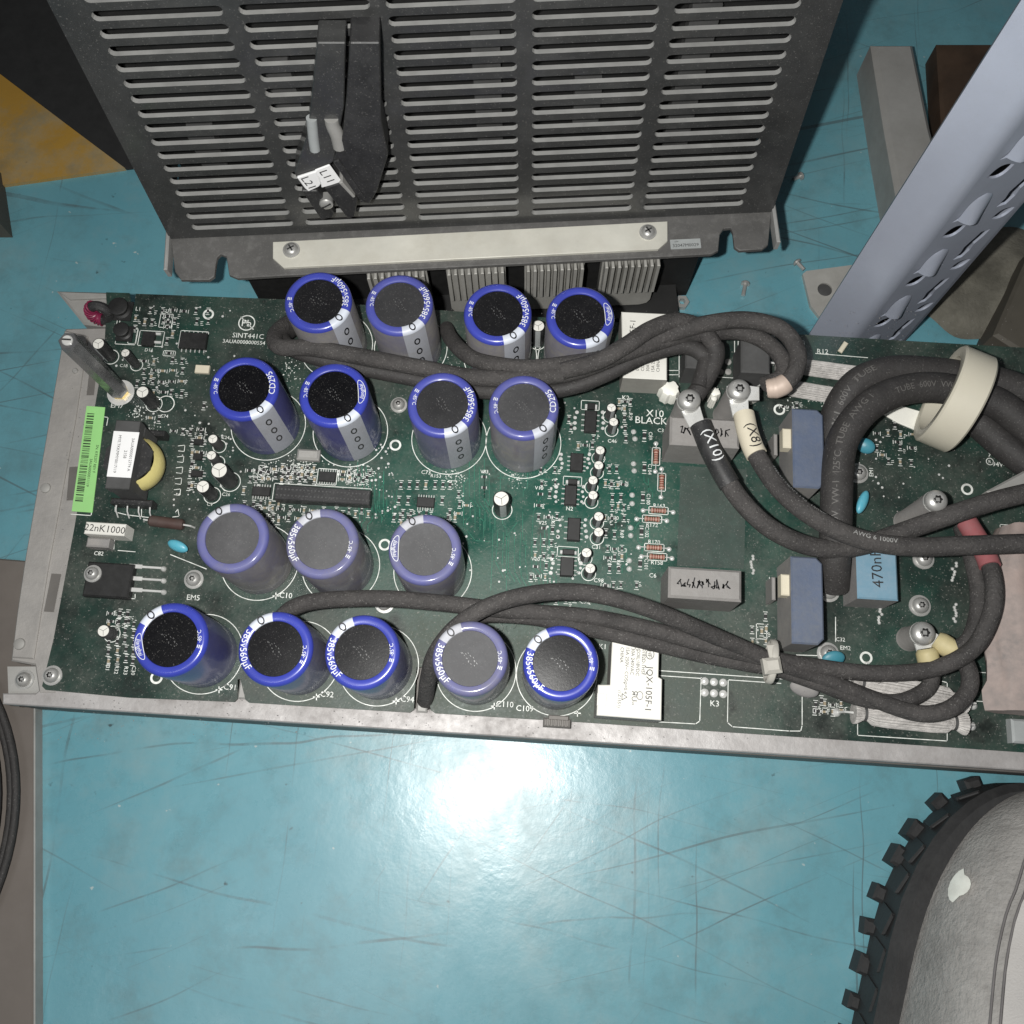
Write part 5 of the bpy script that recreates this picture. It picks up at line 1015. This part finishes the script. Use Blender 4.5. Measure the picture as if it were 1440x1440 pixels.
# dusty rag
random.seed(4); s = MB(); nx, ny = 26, 26; ce = P(1388, 400, .0); rot = R(-20)
def rg(i, j):
    u, v_ = i / (nx - 1) * 2 - 1, j / (ny - 1) * 2 - 1; x = u * .046; y = v_ * .042; e = 1 - max(abs(u), abs(v_)) ** 4
    z = .003 + e * (.009 + .0018 * math.sin(5 * u + 3 * v_) + .0012 * math.sin(8 * v_ - 5 * u)); x += .004 * math.sin(5 * v_); y += .004 * math.sin(6 * u)
    return ce + Vector((x * math.cos(rot) - y * math.sin(rot), x * math.sin(rot) + y * math.cos(rot), z))
s.add([rg(i, j) for i in range(nx) for j in range(ny)], [[i * ny + j, (i + 1) * ny + j, (i + 1) * ny + j + 1, i * ny + j + 1] for i in range(nx - 1) for j in range(ny - 1)]); tag(s.build('rag', M['rag'], None, smooth=80), 'dusty olive-brown rag crumpled on the floor right of the upright', 'rag')
s = MB(); q = [P(x, y, .03) for x, y in ((1398, 470), (1450, 350), (1600, 350), (1600, 540), (1445, 500))]; s.prism([(p.x, p.y) for p in q], 0, .03, 0, 0, .002); tag(s.build('metal_block', M['box'], None), 'dark olive metal block on the floor at the right edge beside the rag', 'block')
s = MB(); q = [P(x, y, 0) for x, y in ((18, 334), (5, 248), (-120, 225), (-120, 334))]; s.prism([(p.x, p.y) for p in q], 0, .03, 0, 0, .001); tag(s.build('metal_block', M['box'], None), 'dark olive block at the left edge beside the ochre floor paint', 'block')
# loose fixings on the floor
def loose(x, y, rot, ln, label, nm='loose_screw', cat='screw'):
    p = P(x, y, .002); d = Vector((math.cos(R(rot)), math.sin(R(rot)), 0)); s = MB(); s.tube([p - d * ln, p, p + d * .0004], .0013, 10); s.tube([p, p + d * .0012, p + d * .0022], [.0028, .0028, .0016], 14); tag(s.build(nm, M['steel'], None), label, cat)
loose(1048, 400, 80, .008, 'small loose screw on the floor right of the drive unit'); loose(1125, 248, 30, .005, 'tiny loose screw on the floor near the steel bar'); loose(1122, 370, 130, .006, 'short loose screw on the floor beside the upright foot plate')
p = P(958, 428, 0); s = MB(); s.lathe([(.0022, 0), (.0046, 0), (.0046, .004), (.0022, .004), (.0022, 0)], 6, Matrix.Translation(p)); tag(s.build('loose_nut', M['steel'], None, smooth=20), 'loose hex nut on the floor behind the white relay', 'nut')
# coil of dark cable at the lower left
s = MB()
for k in range(5):
    r = .112 + k * .0042; c0 = P(-304, 1160, .01); s.tube([Vector((c0.x + r * math.cos(t), c0.y + r * .98 * math.sin(t), .012 + .003 * ((k * 7) % 3))) for t in (6.2832 * i / 90 for i in range(91))], .0021, 10, cap=False)
tag(s.build('cable_coil', M['cable2'], None, smooth=60), 'coil of thin dark cable lying on the brown-grey board at the left edge', 'cable coil')
# ------------------------------------------------------------------ shoe
per = empty('person', P(1350, 1440, 0), 'person at the lower right, one grey suede shoe with black lugged sole in view', 'person')
toe = P(1436, 1110, .0); heel = P(1322, 1470, 0); ax2 = (heel - toe).normalized(); sd2 = Vector((-ax2.y, ax2.x, 0))
LN = .285
def hw(t):   # half width of the sole along its length (m from the toe)
    if t < .095: f = (1 - (1 - t / .095) ** 2.3) ** (1 / 2.0) if t > 0 else 0; return .054 * f
    if t < .19: return .054 - .012 * ((t - .095) / .095)
    if t < .25: return .042 - .002 * (t - .19) / .06
    return .040 * math.sqrt(max(0, 1 - ((t - .25) / .036) ** 2))
ts = [0, .001, .004, .009, .016, .025, .036, .05, .066, .084, .105, .13, .16, .19, .22, .25, .265, .276, .283, .2855]
SOLE = .038
outl = [toe + ax2 * t + sd2 * hw(t) for t in ts] + [toe + ax2 * t - sd2 * hw(t) for t in reversed(ts[1:-1])]
s = MB(); s.prism([(p.x, p.y) for p in outl], .006, SOLE, 0, 0, .004)
sole = s.build('sole', M['sole'], per, smooth=40)
s0_ = None
ti = .012; kk = 0
acc = []; rl = random.Random(8)
t_ = .004; last = -1.; 
import itertools
for side in (1, -1):
    d_ = 0; prev = toe; nxt = .030
    for i in range(1, 400):
        t_ = .0005 + i * .00065
        if t_ > .27: break
        p = toe + ax2 * t_ + sd2 * hw(t_) * side; d_ += (p - prev).length; prev = p
        if d_ > nxt:
            nxt += rl.uniform(.0165, .0215); q = toe + ax2 * (t_ + .002) + sd2 * hw(t_ + .002) * side; tg = (q - p).normalized(); a = math.atan2(tg.y, tg.x)
            s = MB(); k_ = rl.uniform(.8, 1.15); s.cbox(-.0050 * k_, .0050 * k_, -.0048, .0044 * k_, 0, .0125 * k_, .0016, T=Matrix.Translation(p) @ Matrix.Rotation(a + rl.uniform(-.15, .15), 4, 'Z')); s.build('tread_lug', M['sole'], sole)
            s = MB(); s.cbox(-.0062, .0062, -.0009, .0009, .014, .031, .0012, T=Matrix.Translation(p + (q - p).normalized() * .006) @ Matrix.Rotation(a, 4, 'Z') @ Matrix.Rotation(.25, 4, 'Y')); s.build('sole_rib', M['sole'], sole)
def top(t): return .018 + .040 * min(1, (t / .06)) ** .6 + .042 * max(0, min(1, (t - .07) / .11)) ** 1.2
s = MB(); nn_ = 20; up_t = [.004, .006, .010, .016, .025, .036, .05, .066, .084, .105, .125, .145, .165, .18]
def upp(t, a, off=0.):
    wv = max(.001, hw(t) * .90 - .0055 + off); hgt = top(t) + off; return toe + ax2 * t + sd2 * wv * math.cos(a) * (1 if abs(math.cos(a)) < .2 else 1) + Vector((0, 0, SOLE - .003 + hgt * max(0, math.sin(a)) ** .8))
s.add([upp(t, math.pi * j / nn_) for t in up_t for j in range(nn_ + 1)], [[i * (nn_ + 1) + j, (i + 1) * (nn_ + 1) + j, (i + 1) * (nn_ + 1) + j + 1, i * (nn_ + 1) + j + 1] for i in range(len(up_t) - 1) for j in range(nn_)])
bk = [.18, .2, .22, .24, .255, .268, .277]
o2 = len(s.v)
for t in bk:
    for j in range(nn_ + 1):
        a = math.pi * j / nn_; q = max(0., math.sin(a)); wv = max(.004, hw(t) * .9 - .006); f = min(q, .62) / .62
        s.v.append(toe + ax2 * t + sd2 * wv * math.cos(a) * (1 - .15 * f) + Vector((0, 0, SOLE - .003 + .088 * f)))
s.f += [[o2 + i * (nn_ + 1) + j, o2 + (i + 1) * (nn_ + 1) + j, o2 + (i + 1) * (nn_ + 1) + j + 1, o2 + i * (nn_ + 1) + j + 1] for i in range(len(bk) - 1) for j in range(nn_) if not (6 < j < 13 and i < 5)]
s.mi = [0] * len(s.f)
bm = bmesh.new(); me = bpy.data.meshes.new('t'); me.from_pydata(s.v, [], s.f); bm.from_mesh(me); bmesh.ops.recalc_face_normals(bm, faces=bm.faces); s.f = [[v_.index for v_ in fc.verts] for fc in bm.faces]; bm.free()
shoe = s.build('shoe_upper', M['suede'], per, smooth=80); md = shoe.modifiers.new('sub', 'SUBSURF'); md.levels = md.render_levels = 1
def strip(a0, a1, t0, t1, off, m_, nm, n=14):
    s = MB(); T_ = [t0 + (t1 - t0) * i / n for i in range(n + 1)]; A_ = [a0 + (a1 - a0) * j / 6 for j in range(7)]
    s.add([upp(t, a, off) for t in T_ for a in A_], [[i * 7 + j, (i + 1) * 7 + j, (i + 1) * 7 + j + 1, i * 7 + j + 1] for i in range(n) for j in range(6)]); o = s.build(nm, m_, per, smooth=80); return o
strip(R(74), R(124), .012, .16, .0012, M['suede2'], 'toe_panel')
for a in (74, 124, 69, 129): s = MB(); s.tube([upp(.012 + i * .148 / 24, R(a + .06 * i), .0012) for i in range(25)], .0006, 6); s.build('seam', M['seam'], per)
strip(R(78), R(102), .004, .013, .003, M['paper'], 'toe_tab', 6)
s = MB(); kk = 16; s.add([upp(.068, R(160), .0018)] + [upp(.068 + .009 * math.cos(6.2832 * i / kk) * (1 if i % 16 < 8 else .6), R(160 + 7 * math.sin(6.2832 * i / kk)), .0016) for i in range(kk)], [[0, 1 + i, 1 + (i + 1) % kk] for i in range(kk)]); s.build('side_patch', M['reflect'], per, smooth=80)
s = MB()
for k in range(5):
    t = .125 + k * .0125; s.tube([upp(t + .006 * math.sin(a) * (1 if k % 2 else -1), R(70) + (R(110) - R(70)) * a / 3.14, .004) for a in (3.14 * i / 12 for i in range(13))], .0024, 8, flat=.6)
s.build('lace', M['lace'], per)
